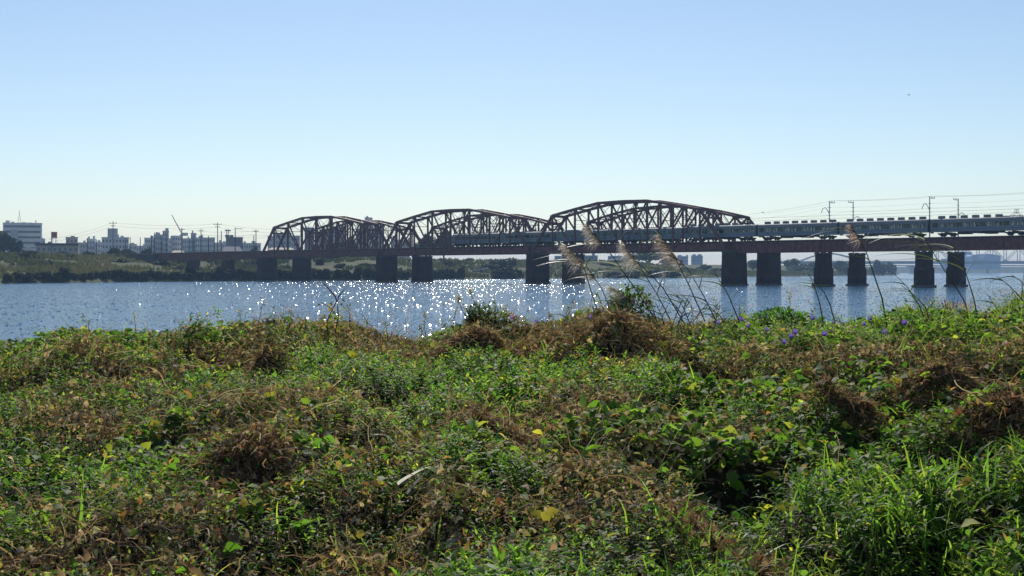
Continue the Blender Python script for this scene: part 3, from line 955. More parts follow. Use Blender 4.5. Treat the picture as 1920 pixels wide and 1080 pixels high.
hb = building(8, 76, 419, 800, W_['white'], 'large white hospital-like block with banded windows and a rooftop antenna, far left', 5, 6, 22,
              [(12,19,413,W_['lgrey'],'rooftop_unit'), (33,58,416.5,W_['white'],'rooftop_unit'), (64.5,66,412,W_['grey'],'chimney')], bands=True)
an = MB(); bx_ = (36-42)/F*800; hz = HC+(YH-416)/F*800-hb.location.z; ht = HC+(YH-392)/F*800-hb.location.z
for dx, dy in ((-.6,-.6),(.6,-.6),(.6,.6),(-.6,.6)): an.bar((bx_+dx*1.4, 9+dy*1.4, hz-.5), (bx_+dx*.3, 9+dy*.3, hz+5), .16, .16)
an.tube([(bx_,9,hz+4.9),(bx_,9,ht)], [.22,.08], 6)
for q in (1.5,3.0,4.4): an.box(bx_-.9+q*.12, bx_+.9-q*.12, 8.95, 9.05, hz+q, hz+q+.12)
an.build('antenna_mast', M['galv'], hb)
MB().box((22-42)/F*800, (34-42)/F*800, -3, -.07, 0, HC+(YH-431)/F*800-hb.location.z).build('stair_wing', W_['grey'], hb)
building(76, 84, 449, 805, W_['lgrey'], 'low pale block attached to the right side of the white hospital', 2, 2, 10)
sh = building(70, 145, 461, 640, W_['beige'], 'long beige shed with a dark flat roof in front of the white hospital', 1, 8, 12, cat='shed')
MB().box((68-107.5)/F*640, (145-107.5)/F*640, -1.0, 13, HC+(YH-460.5)/F*640-sh.location.z+.1, HC+(YH-456)/F*640-sh.location.z).build('roof', W_['roofd'], sh)
building(124, 145, 446, 690, W_['pink'], 'pinkish box-shaped block rising behind the dark shed roof', 2, 3, 8)
building(38, 72, 466, 655, W_['lgrey'], 'low grey house between the dark trees and the beige shed', 1, 4, 10)
wt = empty('water_tower', (at(101.5, 475, 660).x, 660, far_ground(101, 660)-1)); tag(wt, 'small red-brown water tank on thin legs above the shed', 'water tower')
zt = HC+(YH-446)/F*660-wt.location.z; zt2 = HC+(YH-435.5)/F*660-wt.location.z
MB().box(-1.15, 1.15, -1.15, 1.15, zt, zt2).build('tank', W_['rust'], wt)
MB().box(-1.3, 1.3, -1.3, 1.3, zt2, zt2+.15).build('lid', W_['roofd'], wt)
for a in (-1, 1):
    for b in (-1, 1): MB().bar((a*1.5, b*1.5, 0), (a*1.0, b*1.0, zt), .16, .16).build('leg', M['galv'], wt)
CITY = [
 (145,164,456,760,'grey',3,4,(),'low grey block right of the pinkish box block'),
 (163,178,449,780,'lgrey',3,3,((173.5,177,442,'lgrey','rooftop_unit'),),'pale building with a stub on its right roof edge, left of the tall stepped block'),
 (178,193,455,770,'lgrey',3,3,(),'low pale block directly left of the tall stepped block'),
 (192,240,446,740,'lgrey',4,8,((202,220,428,'grey','stair_tower'),),'stepped grey block with a tall square stair tower in its middle'),
 (240,256,459,760,'grey',2,4,(),'low grey block just right of the stair tower block'),
 (256,274,462,800,'lgrey',2,4,(),'low pale building left of the twin grey apartment cluster'),
 (271,289,447,820,'lgrey',4,5,(),'left wing of the apartment cluster, lower than its neighbour'),
 (289,306,441,815,'grey',5,5,((292,296,435,'grey','rooftop_unit'),),'grey apartment block left of the narrow dark tower'),
 (305,316,434,810,'grey',6,3,(),'narrow dark tower block, tallest of the apartment cluster'),
 (316,322,448,830,'lgrey',4,2,(),'thin pale block squeezed right of the narrow tower'),
 (321,340,443,835,'lgrey',5,5,(),'pale block with flat roof behind the crane foot'),
 (340,359,448,820,'lgrey',4,6,(),'pale block right of the crane'),
 (358,367,438,825,'grey',5,3,(),'slim stair tower between the two long pale blocks'),
 (367,401,446.5,820,'lgrey',5,9,((376,380,443,'grey','rooftop_unit'),),'long pale apartment slab ending before the dark block'),
 (401,424,456,850,'grey',3,6,(),'low grey buildings behind the tall crossarm pole'),
 (424,455,446,700,'dark',3,7,((423,430,440,'dark','rooftop_unit'),),'dark flat-roofed block below the radio mast'),
 (453,488,457,780,'lgrey',3,8,(),'low white building right of the dark block'),
 (502,522,444,760,'grey',4,5,(),'grey block seen through the first panel of the leftmost truss'),
 (512,546,438,720,'grey',4,7,(),'wide dark grey block seen through the leftmost truss'),
 (546,562,443,780,'lgrey',4,4,(),'pale strip building right of the wide dark grey block'),
 (571,588,428,770,'dark',6,3,(),'dark slim tower behind the third panel of the leftmost truss'),
 (590,622,436,800,'pink',5,6,((602,614,430,'pink','rooftop_unit'),),'brownish apartment block behind the middle of the leftmost truss'),
 (622,646,427,790,'grey',6,5,(),'tall grey slab behind the right half of the leftmost truss'),
 (668,690,430,780,'grey',6,5,(),'left half of the blue-grey tower block near the end of the leftmost truss'),
 (684,697,409,800,'grey',8,2,(),'tall narrow tower poking above the leftmost truss'),
 (697,718,429,785,'grey',6,4,(),'blue-grey block right of the tower that pokes above the truss'),
 (734,745,445,740,'lgrey',4,3,(),'small pale block where the leftmost and middle trusses meet'),
 (745,768,452,760,'pink',3,5,(),'low brown block behind the start of the middle truss'),
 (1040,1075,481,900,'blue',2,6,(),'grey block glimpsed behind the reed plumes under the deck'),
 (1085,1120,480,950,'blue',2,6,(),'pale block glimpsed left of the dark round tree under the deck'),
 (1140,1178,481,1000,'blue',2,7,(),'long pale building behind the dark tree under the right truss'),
]
for (x0, x1, yt, Y, mt, fl, cl, rf, lab) in CITY:
    building(x0, x1, yt, Y, W_[mt], lab, fl, cl, 12, [(a, b, c, W_[d], e) for a, b, c, d, e in rf])
# two hazy blocks on the right levee
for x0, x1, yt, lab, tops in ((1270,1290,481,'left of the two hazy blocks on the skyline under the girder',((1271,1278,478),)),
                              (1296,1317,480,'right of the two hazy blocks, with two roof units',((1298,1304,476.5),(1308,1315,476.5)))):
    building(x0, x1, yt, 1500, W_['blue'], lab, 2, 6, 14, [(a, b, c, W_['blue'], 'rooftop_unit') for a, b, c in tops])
# gabled houses by the rails
def gable(x0, x1, yt, yb, Y, wm, rm, lab):
    xa = (x0-960)/F*Y; xb = (x1-960)/F*Y; zt = HC+(YH-yt)/F*Y; zw = HC+(YH-yb)/F*Y; g = far_ground((x0+x1)/2, Y)-1.5
    r = empty('house', ((xa+xb)/2, Y, g), -math.atan2((xa+xb)/2, Y)); tag(r, lab, 'house'); w2 = (xb-xa)/2
    MB().box(-w2, w2, 0, 7, 0, zw-g).build('wall', wm, r)
    m_ = MB(); a, b = zw-g, zt-g; k = w2*.72
    m_.v = [(-w2-.3,-.4,a),(w2+.3,-.4,a),(w2+.3,7.4,a),(-w2-.3,7.4,a),(-k,3.5,b),(k,3.5,b)]
    m_.f = [(0,1,5,4),(1,2,5),(2,3,4,5),(3,0,4),(3,2,1,0)]
    m_.build('roof', rm, r)
gable(322, 346, 469.5, 475, 600, W_['beige'], W_['tan'], 'small house with a bright tan roof just above the rails at left')
gable(417, 454, 462, 471, 620, W_['lgrey'], W_['pink'], 'house with a pale pink gabled roof in front of the dark block')
gable(503, 552, 464, 468, 640, W_['beige'], W_['tan'], 'long low house with a bright roof at the foot of the leftmost truss')
# crane
cr = empty('tower_crane', (at(341, 470, 900).x, 900, far_ground(341, 900))); tag(cr, 'slender crane with a long raised jib above the apartment blocks', 'crane')
z1 = HC+(YH-438)/F*900-cr.location.z; z2 = HC+(YH-403)/F*900-cr.location.z; dx = (322-341)/F*900
MB().tube([(0,0,0),(0,0,z1)], .6, 4).build('mast', M['galv'], cr)
jm = MB()
for s in (-.4, .4):
    jm.bar((s*.8, -.4, z1), (dx+s*.3, -.1, z2), .17, .17); jm.bar((s*.8, .4, z1), (dx+s*.3, .1, z2), .17, .17)
for k in range(14):
    f0, f1 = k/14, (k+1)/14
    jm.bar((dx*f0-.3, 0, z1+(z2-z1)*f0), (dx*f1+.3, 0, z1+(z2-z1)*f1), .1, .1)
jm.build('jib', M['galv'], cr)
MB().box(-.2, 4.0, -.9, .9, z1-1.6, z1+.6).build('cab', W_['grey'], cr)
# radio mast
rm_ = empty('radio_mast', (at(427, 470, 690).x, 690, far_ground(427, 690))); tag(rm_, 'lattice radio mast with two platforms beside the dark block', 'mast')
zt = HC+(YH-430)/F*690-rm_.location.z; zm = HC+(YH-446)/F*690-rm_.location.z
lm = MB()
for a, b in ((-1,-1),(1,-1),(1,1),(-1,1)): lm.bar((a*.9, b*.9, 0), (a*.5, b*.5, zt), .16, .16)
for k in range(12):
    z = zt*k/12; lm.bar((-.9,-.8,z), (.9,-.8,z+zt/12), .1, .1); lm.bar((.9,-.8,z), (-.9,-.8,z+zt/12), .1, .1)
lm.build('lattice', M['galv'], rm_)
for f in (.2, .8):
    MB().tube([(0,0,zm+(zt-zm)*f), (0,0,zm+(zt-zm)*f+.5)], 1.7, 8).build('platform', M['galv'], rm_)
# utility poles
POLES = [(97,445,620,1),(164,446,560,0),(181,449,560,0),(212,415,540,2),(235,447,560,0),(244,444,560,0),(263,445,555,0),(284,441,540,0),(290,436,540,0),
         (303,447,540,0),(312,441,545,0),(341,427,520,1),(355,449,540,0),(377,429,520,1),(391,442,520,0),(402,445,520,0),(408,417,520,2),(415,433,520,0),(441,427,515,3),(476,441,515,0),(480,430,510,1)]
ptop = {}
for k, (px, yt, Y, kd) in enumerate(POLES):
    p = at(px, yt, Y); g = far_ground(px, Y)-.5
    r = empty('utility_pole', (p.x, Y, g))
    MB().tube([(0,0,0),(0,0,p.z-g)], [.24,.15], 7).build('pole', M['wire'] if kd != 2 else M['pole'], r)
    if kd:
        c = MB(); wdt = 1.0 if kd == 1 else 1.7
        if kd == 3: c.box(-.1, 2.9, -.06, .06, p.z-g-.5, p.z-g-.3)
        else:
            c.box(-wdt, wdt, -.06, .06, p.z-g-.9, p.z-g-.72)
            if kd == 2: c.box(-wdt*.6, wdt*.6, -.06, .06, p.z-g-1.9, p.z-g-1.72)
            for q in (-1, 0, 1): c.box(q*wdt*.9-.07, q*wdt*.9+.07, -.07, .07, p.z-g-.72, p.z-g-.4)
        c.build('crossarm', M['wire'], r)
    kinds = {0: 'plain thin utility pole', 1: 'short-armed utility pole', 2: 'tall double-crossarm utility pole', 3: 'one-armed utility pole'}
    near = min(((abs(px-a), t) for a, t in ((101,'the water tank'),(164,'the low grey blocks'),(211,'the stair tower'),(263,'the gap between blocks'),(310,'the narrow dark tower'),(341,'the crane'),(384,'the long pale slab'),(427,'the radio mast'),(490,'the leftmost truss'))))[1]
    tag(r, '%s near %s, %s pole from left' % (kinds[kd], near, ordinal(k+1)), 'utility pole', 'utility poles along the left skyline')
    ptop[px] = p
for a, b, txt in ((ptop[97], ptop[212], 'from the tank to the tall double crossarm pole'), (ptop[212], ptop[408], 'between the two tall double crossarm poles'), (ptop[408], at(560, 427, 540), 'from the second tall pole into the leftmost truss'),
                  (ptop[341], ptop[480], 'between short-armed poles left of the truss')):
    for dz, nm in ((-.6, 'upper'), (-2.0, 'lower')):
        q = Vector((0, 0, dz))
        wire('power_line', sagline(a+q, b+q, .9, 10), .030, '%s thin power line %s' % (nm, txt), 'power line', 'power lines on the left skyline')

# ================================================================== FAR BRIDGES AND HORIZON OBJECTS (right)
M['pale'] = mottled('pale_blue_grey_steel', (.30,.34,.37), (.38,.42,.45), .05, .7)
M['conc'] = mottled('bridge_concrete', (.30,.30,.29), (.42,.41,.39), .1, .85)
def pz(py, Y): return HC+(YH-py)/F*Y
def pxx(px, Y): return (px-960)/F*Y
Yr = 1500.0
rb = empty('road_bridge', (pxx(1690, Yr), Yr, 0)); tag(rb, 'long low road bridge with a dark deck and railing crossing the river mouth', 'bridge')
ox = pxx(1690, Yr)
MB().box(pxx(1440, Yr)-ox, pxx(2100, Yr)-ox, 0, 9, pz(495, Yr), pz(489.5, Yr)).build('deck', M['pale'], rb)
rl = MB(); rl.box(pxx(1440, Yr)-ox, pxx(2100, Yr)-ox, -.1, .1, pz(487, Yr)-.12, pz(487, Yr)+.05)
for k in range(140):
    x = pxx(1440, Yr)-ox+k*3.0; rl.box(x-.1, x+.1, -.1, .1, pz(489.5, Yr), pz(487, Yr)-.12)
rl.build('railing', M['pale'], rb)
Yb = 2300.0; ox2 = pxx(1780, Yb)
cb = empty('girder_bridge', (ox2, Yb, 0)); tag(cb, 'distant pale concrete bridge on slender T-shaped piers, lowest at right', 'bridge')
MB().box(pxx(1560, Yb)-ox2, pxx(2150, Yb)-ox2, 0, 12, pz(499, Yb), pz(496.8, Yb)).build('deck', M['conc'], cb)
for px in (1710, 1853, 1996):
    t = MB(); t.box(pxx(px-2.6, Yb)-ox2, pxx(px+2.6, Yb)-ox2, 2, 9, -1, pz(502, Yb))
    t.box(pxx(px-7, Yb)-ox2, pxx(px+7, Yb)-ox2, 1.5, 9.5, pz(502, Yb), pz(499.05, Yb)); t.box(pxx(px-5, Yb)-ox2, pxx(px+5, Yb)-ox2, 1, 10, -1, .8)
    t.build('pier', M['conc'], cb)
# arch bridge beyond the trees
Ya = 1700.0; oa = pxx(1555, Ya)
ab = empty('arch_bridge', (oa, Ya, 0)); tag(ab, 'thin pale arch of a distant bridge behind the trees', 'arch bridge')
for s in (0, 8):
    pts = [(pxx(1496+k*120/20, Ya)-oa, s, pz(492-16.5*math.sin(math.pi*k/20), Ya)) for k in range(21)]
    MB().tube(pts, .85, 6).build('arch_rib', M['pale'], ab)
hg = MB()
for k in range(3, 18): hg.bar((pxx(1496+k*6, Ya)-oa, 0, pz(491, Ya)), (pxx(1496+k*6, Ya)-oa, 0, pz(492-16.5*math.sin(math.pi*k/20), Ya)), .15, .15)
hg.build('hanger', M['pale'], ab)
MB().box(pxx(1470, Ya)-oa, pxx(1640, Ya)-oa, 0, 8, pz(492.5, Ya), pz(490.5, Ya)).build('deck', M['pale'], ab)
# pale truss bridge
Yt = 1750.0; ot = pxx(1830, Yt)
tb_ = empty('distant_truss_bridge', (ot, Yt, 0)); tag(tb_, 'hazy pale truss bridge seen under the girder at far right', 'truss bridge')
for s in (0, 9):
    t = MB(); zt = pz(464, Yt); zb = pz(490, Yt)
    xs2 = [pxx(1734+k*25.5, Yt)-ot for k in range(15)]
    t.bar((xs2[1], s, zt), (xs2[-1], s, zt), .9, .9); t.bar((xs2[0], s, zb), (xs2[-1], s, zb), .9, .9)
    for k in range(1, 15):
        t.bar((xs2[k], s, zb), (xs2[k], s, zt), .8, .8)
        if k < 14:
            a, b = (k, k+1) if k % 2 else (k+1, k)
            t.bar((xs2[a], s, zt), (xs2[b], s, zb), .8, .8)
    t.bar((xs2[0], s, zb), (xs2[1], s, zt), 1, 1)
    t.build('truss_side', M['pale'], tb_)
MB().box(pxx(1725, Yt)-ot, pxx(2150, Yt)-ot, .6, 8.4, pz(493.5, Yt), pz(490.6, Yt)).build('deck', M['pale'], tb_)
dm = empty('domed_hall', (pxx(1849, 2600), 2600, 10)); tag(dm, 'wide bluish building with a low curved roof on the far shore', 'building')
wd = pxx(1877, 2600)-pxx(1849, 2600); hh_ = pz(481, 2600)-10; ht_ = pz(476, 2600)-10
m_ = MB(); n = 12
for y in (0, 40):
    m_.v += [(-wd, y, hh_)] + [(-wd*math.cos(math.pi*k/n), y, hh_+(ht_-hh_)*math.sin(math.pi*k/n)) for k in range(1, n)] + [(wd, y, hh_)]
for i in range(n): m_.f.append((i, i+1, n+1+i+1, n+1+i))
m_.f += [tuple(range(n, -1, -1)), tuple(range(n+1, 2*n+2))]
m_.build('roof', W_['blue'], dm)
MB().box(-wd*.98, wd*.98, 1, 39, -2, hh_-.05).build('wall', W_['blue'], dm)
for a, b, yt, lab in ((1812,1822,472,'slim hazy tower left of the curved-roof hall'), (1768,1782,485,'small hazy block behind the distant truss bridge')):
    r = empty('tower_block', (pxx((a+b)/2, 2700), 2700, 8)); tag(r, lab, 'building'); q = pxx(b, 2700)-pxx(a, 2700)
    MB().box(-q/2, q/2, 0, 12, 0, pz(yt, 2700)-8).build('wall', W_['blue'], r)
    for f in range(4): MB().box(-q/2+1, q/2-1, -.15, 0, 6+f*4, 7.5+f*4).build('window_band', M['cityglass'], r)
# far shore
V = []; xs3 = np.arange(-300, 3200, 40.)
for row, (dy, zz) in enumerate(((0, -.8), (20, 2.0), (60, 13.0), (100, 14.5), (900, 14))):
    for x in xs3:
        V.append((x, 3000+dy+30*math.sin(x*.004), zz + (rnd.random()*2.5 if row in (2, 3) else 0)))
V = np.array(V); nc = len(xs3); idx = (np.arange(4)[:, None]*nc+np.arange(nc-1)[None, :]).ravel()
tag(npmesh('far_shore', V, np.stack([idx, idx+1, idx+nc+1, idx+nc], 1), 4, M['bank'], smooth=True), kind='structure')

# ================================================================== TREES AND BUSHES ON THE FAR BANK
def crown_mesh(name, r, seed, lobes, n, ls, c1, c2, flat=.8):
    g = np.random.default_rng(seed)
    cs = []
    for k in range(lobes):
        a = g.random()*6.283; rr = r*.62*math.sqrt(g.random()); h = g.random()
        cs.append((rr*math.cos(a), rr*math.sin(a), r*flat*(.35+.9*h), r*(.30+.28*g.random())*(1.1-.3*h)))
    cs.append((0, 0, r*flat*.8, r*.62))
    cs = np.array(cs)
    pick = g.integers(0, len(cs), n)
    d = g.normal(size=(n, 3)); d /= np.linalg.norm(d, axis=1)[:, None]
    P_ = cs[pick, :3] + d*cs[pick, 3:4]*(g.random((n, 1))**.33)*np.array([1, 1, .85])
    P_[:, 2] = np.maximum(P_[:, 2], .05*r)
    a = g.normal(size=(n, 3)); a /= np.linalg.norm(a, axis=1)[:, None]
    b = np.cross(a, g.normal(size=(n, 3))); b /= np.linalg.norm(b, axis=1)[:, None]
    s = ls*(.6+.8*g.random((n, 1)))
    V = np.stack([P_-a*s, P_-b*s*.6, P_+a*s, P_+b*s*.6], 1).reshape(-1, 3)
    Fq = np.arange(4*n).reshape(-1, 4)
    t = g.random((n, 1)); c = np.array(c1)*(1-t)+np.array(c2)*t
    o = npmesh(name, V, Fq, 4, M['fol'], np.repeat(c, 4, 0))
    return o
def tree_proto(r, seed, trunk_h, lobes=9, n=2400, ls=.4, c1=(.03,.045,.016), c2=(.07,.09,.03), flat=.8, nm='tree'):
    root = empty(nm, (0, 0, 0))
    c = crown_mesh('crown', r, seed, lobes, n, ls, c1, c2, flat); c.parent = root; c.location = (0, 0, trunk_h)
    m_ = MB(); m_.tube([(0,0,-.6),(0,0,trunk_h*.7),(.1*r,0,trunk_h+r*.5)], [.09*r,.07*r,.03*r], 6)
    for k in range(4):
        a = k*1.6+seed; m_.tube([(0,0,trunk_h*.6), (r*.4*math.cos(a), r*.4*math.sin(a), trunk_h+r*.5)], [.045*r,.015*r], 5)
    m_.build('trunk', M['bark'], root)
    return root
TP_ = [tree_proto(4.0, s, 1.6, 9, 2600, .30, nm='tree') for s in (1, 2)] + [tree_proto(4.0, 5, .8, 12, 2800, .30, (.035,.05,.02), (.09,.10,.035), .7)]
BP_ = [tree_proto(2.4, s, .1, 7, 1500, .24, (.014,.022,.012), (.034,.046,.020), .62, 'bush') for s in (11, 12)] + [tree_proto(2.4, 13, .1, 7, 1500, .24, (.05,.06,.02), (.10,.10,.04), .55, 'bush')]
tu = set()
def put_tree(protos, k, px, dist_or_Y, width_px, ht_px, lab, cat, grp, base_r, base_h):
    pr = protos[k % len(protos)]
    o = pr if id(pr) not in tu else copy_tree(pr)
    tu.add(id(pr))
    Y = dist_or_Y
    s = (width_px/F*Y)/(2*base_r); sz = (ht_px/F*Y)/base_h
    o.location = (pxx(px, Y), Y, far_ground(px, Y)-.2)
    o.scale = (s, s, sz); o.rotation_euler = (0, 0, rnd.random()*6.28)
    tag(o, lab, cat, grp)
    return o
def ground_py(px, Y): return YH-(far_ground(px, Y)-HC)/Y*F
TREES = [  # px, Y, width px, top y, label
 (5, 560, 42, 431, 'dark tree at the extreme left edge in front of the white hospital'), (28, 565, 34, 446, 'second dark tree in front of the white hospital'), (47, 560, 22, 462, 'low dark tree left of the beige shed'),
 (215, 530, 30, 463, 'small tree at the foot of the first tall double crossarm pole'), (240, 540, 44, 466, 'wide low tree between the stair tower and the apartment cluster'), (275, 540, 26, 459, 'dark small tree before the left wing of the apartment cluster'),
 (115, 520, 50, 470, 'flat dark scrub tree below the beige shed'), (170, 520, 34, 471, 'scrub tree below the low grey blocks'),
 (477, 560, 16, 456, 'small dark tree just left of the leftmost truss foot'), (640, 640, 60, 452, 'tree behind the centre of the leftmost truss'), (662, 650, 26, 443, 'round tree behind the tall grey slab'),
 (722, 640, 20, 452, 'small tree where the leftmost truss meets the middle one'), (800, 620, 40, 437, 'round dark tree behind the middle truss left of the train front'), (832, 610, 46, 432, 'biggest dark tree behind the middle truss by the train front'),
 (782, 615, 24, 447, 'small dark tree left of the round dark trees in the middle truss'),
 (1000, 700, 44, 427, 'tree whose top shows above the train between the middle and right trusses'), (1130, 690, 70, 492, 'low tree under the right truss behind reeds'), (945, 610, 70, 478, 'broad dark tree on the bank between the wide piers'),
 (1215, 760, 90, 470, 'large dark round tree on the bank under the right truss'), (1255, 780, 60, 484, 'tree right of the large dark round tree'), (1322, 830, 34, 492, 'round green tree on the bank before the last wide pier pair'),
 (1412, 900, 30, 486, 'tree seen in the gap between the last two wide piers'), (1482, 980, 40, 485, 'tree right of the last wide pier, under the girder'), (1520, 1000, 50, 486, 'tree under the thin distant arch'), (1575, 1050, 36, 488, 'small tree between the first two slim piers'),
 (1647, 1120, 20, 487, 'small round tree beyond the second slim pier'), (1672, 1150, 22, 485.5, 'last tree at the tip of the wooded point'), (1655, 1130, 60, 493, 'low wide trees forming the wooded point'), (1585, 1040, 50, 496, 'low shrubby tree behind the first slim pier'),
 (1345, 800, 50, 500, 'bushy tree near the water left of the last wide pier pair'), (1500, 960, 60, 497, 'low bushy tree near the water right of the last wide pier'),
]
for k, (px, Y, wpx, yt, lab) in enumerate(TREES):
    put_tree(TP_, k, px, Y, wpx, max(4, ground_py(px, Y)-yt), lab, 'tree', 'trees on the far bank', 4.3, 6.4)
kk = 0
row = []
xcur = 14
while xcur < 870:
    wpx = rnd.uniform(22, 40); row.append((xcur, wpx, rnd.uniform(13, 20)*(1.0+.35*min(1, max(0, (xcur-520)/60))))); xcur += wpx*rnd.uniform(.45, .72)
row += [(122, 26, 27), (108, 20, 20), (358, 28, 27), (412, 30, 25), (845, 26, 16), (948, 50, 26), (965, 40, 22), (935, 40, 20), (1150, 40, 14), (1185, 44, 16), (1225, 44, 18), (1260, 40, 15), (1100, 40, 14)]
for k, (px, wpx, hp_) in enumerate(sorted(row)):
    Y = float(bank_water_y(px))+1.0+rnd.random()*4
    o = put_tree(BP_, rnd.choice((0, 1)), px, Y, wpx, hp_, '', 'bush', 'dark bushes along the far waterline', 2.6, 2.9)
    o['label'] = '%s from the left of the dark rounded bushes along the far waterline' % ordinal(k+1)
SC_ = [(70,470),(88,430),(60,455),(130,460),(225,470),(262,480),(300,470),(565,510),(600,520),(640,505),(680,515),(455,480),(480,500),(40,440),(330,490),(700,520),(620,540),(835,590),(880,640),(920,600)]
for k, (px, Y) in enumerate(sorted(SC_)):
    put_tree(BP_, k, px, Y, rnd.uniform(22, 44), rnd.uniform(8, 13), '%s from the left of the low shrubs on the grassy far levee slope' % ordinal(k+1), 'bush', 'shrubs on the far levee slope', 2.6, 2.9)
# tall grass and weeds covering the far bank (countless)
n = 26000
px = rng.uniform(-120, 1680, n); d = rng.uniform(2, 150, n)**1.0
Yg = bank_water_y(px)+d; Xg = (px-960)/F*Yg; Zg = np.array([far_ground(a, b) for a, b in zip(px, Yg)])
keep = fbm(Xg*.05, Yg*.05) > .40
Xg, Yg, Zg = Xg[keep], Yg[keep], Zg[keep]; n = len(Xg)
hgt = rng.uniform(.5, 1.7, n); wdt = rng.uniform(.3, 1.0, n); an_ = rng.uniform(0, 3.14, n)
dxg = np.cos(an_)*wdt; dyg = np.sin(an_)*wdt; lx = rng.normal(0, .3, n)
V = np.stack([np.stack([Xg-dxg, Yg-dyg, Zg-.2], 1), np.stack([Xg+dxg, Yg+dyg, Zg-.2], 1), np.stack([Xg+dxg*.4+lx, Yg+dyg*.4, Zg+hgt*.8], 1), np.stack([Xg-dxg*.5+lx, Yg-dyg*.5, Zg+hgt], 1)], 1).reshape(-1, 3)
t = np.clip(fbm(Xg*.03+9, Yg*.03, 3)*2-.5+rng.normal(0, .12, n), 0, 1)[:, None]
c = np.array((.075,.092,.032))*(1-t)+np.array((.20,.18,.078))*t
tag(npmesh('bank_grass', V, np.arange(4*n).reshape(-1, 4), 4, M['fol'], np.repeat(c, 4, 0)), 'tall yellow-green grass and weeds over the far levee', 'grass', kind='stuff')
# moored boats / sandy landing on the far bank between pier pairs
for k, (px, py, ln, lab) in enumerate(((893, 509, 4.2, 'leftmost small white-topped boat drawn up on the far bank'), (903, 505, 4.8, 'middle small boat drawn up on the far bank'), (911, 498.5, 4.0, 'uppermost small white boat drawn up on the far bank'))):
    Y = 575+k*9; g = far_ground(px, Y)
    r = empty('rowing_boat', (pxx(px, Y), Y, g+.3), .3*k); tag(r, lab, 'boat', 'boats drawn up on the far bank')
    m_ = MB(); n_ = 8; A = []; 
    for lvl, (zz, sc) in enumerate(((0, .6), (.75, 1.0))):
        for j in range(n_*2):
            th = math.pi*j/n_; x = ln/2*sc*math.cos(th); y = .85*sc*math.sin(th)*(1-.25*abs(math.cos(th))**3)
            m_.v.append((x, y, zz+.12*abs(math.cos(th))))
    for j in range(n_*2): m_.f.append((j, (j+1) % (n_*2), n_*2+(j+1) % (n_*2), n_*2+j))
    m_.f.append(tuple(range(n_*2-1, -1, -1)))
    m_.build('hull', W_['dark'], r)
    MB().box(-ln*.3, ln*.25, -.6, .6, .7, 1.15).build('cover', W_['white'], r)

# ================================================================== NEAR BANK VEGETATION (countless: stuff)
def norm(a): return a/np.maximum(np.linalg.norm(a, axis=-1, keepdims=True), 1e-9)
def leaves(P_, D_, N_, ln, wd, curl=.18, fold=.12):
    """P base, D direction, N up normal; 6 verts, 4 faces(quads as 2 tris each side) -> returns V, F(quads)"""
    D_ = norm(D_); S = norm(np.cross(D_, N_)); N2 = np.cross(S, D_)
    ln = ln[:, None]; wd = wd[:, None]
    tip = P_ + D_*ln - N2*ln*curl
    m1 = P_ + D_*ln*.42 + N2*ln*.03
    m2 = P_ + D_*ln*.74 - N2*ln*curl*.42
    l1 = P_ + D_*ln*.36 + S*wd*.5 + N2*wd*fold; r1 = P_ + D_*ln*.36 - S*wd*.5 + N2*wd*fold
    V = np.stack([P_, l1, m1, r1, tip, P_ + D_*ln*.72 + S*wd*.30 - N2*ln*curl*.3 + N2*wd*fold, P_ + D_*ln*.72 - S*wd*.30 - N2*ln*curl*.3 + N2*wd*fold], 1)
    n = len(P_); b = (np.arange(n)*7)[:, None]
    Fq = np.concatenate([b+np.array([[0, 2, 1, 1]])*0+np.array([[0, 2, 5, 1]]), b+np.array([[0, 3, 6, 2]]), b+np.array([[2, 6, 4, 5]])], 0)
    return V.reshape(-1, 3), Fq
def pick_colors(g, n, pal, wts, jit=.22):
    pal = np.array(pal); i = g.choice(len(pal), n, p=np.array(wts)/sum(wts))
    return np.clip(pal[i]*(1+g.normal(0, jit, (n, 1)))*(1+g.normal(0, .06, (n, 3))), .004, 1)
def sample_ground(g, n, y0=3.3, y1=15.5):
    """even cover of the near bank, a margin of two metres wider than the view on both sides"""
    m = int(n*1.5); k = int(m*2.2)
    Y = g.uniform(y0, y1, k); Y = Y[g.random(k) < (.51*Y+2.3)/(.51*y1+2.3)][:m]
    X = g.uniform(-1, 1, len(Y))*(.51*Y+2.3)
    return X, Y, 960+X/Y*F
def randdir(g, n, up=0.5, spread=1.0):
    a = g.uniform(0, 2*np.pi, n); e = g.normal(up, .35*spread, n)
    return np.stack([np.cos(a)*np.cos(e), np.sin(a)*np.cos(e), np.sin(e)], 1)
GREEN = [(.052,.105,.018), (.075,.140,.022), (.036,.080,.020), (.110,.165,.028), (.16,.185,.032)]

# --- 1. leafy green shoots (upright stems with narrow leaves)
g = np.random.default_rng(21)
n = 30000
X, Y, px = sample_ground(g, n); n = len(X)
b = brownness(X, Y)
broadz = fbm(X*.5+80, Y*.5+11, 3)                       # where big soft leaves dominate
grz = np.clip((px-1180-(9-Y)*0)/250, 0, 1)*np.clip((7.6-Y)/1.6, 0, 1)
keep = (b + g.normal(0, .14, n) < .42) & (g.random(n) > grz*.25) & (broadz + g.normal(0, .05, n) < .60)
X, Y, b, px = X[keep], Y[keep], b[keep], px[keep]; n = len(X)
top = canopy(X, Y) + g.normal(.0, .035, n); top += (g.random(n) < np.where(Y > 12.4, .16, .05))*g.uniform(0, 1, n)**1.5*np.where(Y > 12.4, .19, .10)
hh = g.uniform(.14, .26, n); lean = g.normal(0, .22, (n, 2))
K = 15
sc = (.75+.5*g.random(n))
tt = (np.arange(K)+.5)/K; 
PB = np.stack([X, Y, top-hh], 1)
LE = np.stack([lean[:, 0]-.15, lean[:, 1], np.ones(n)], 1)
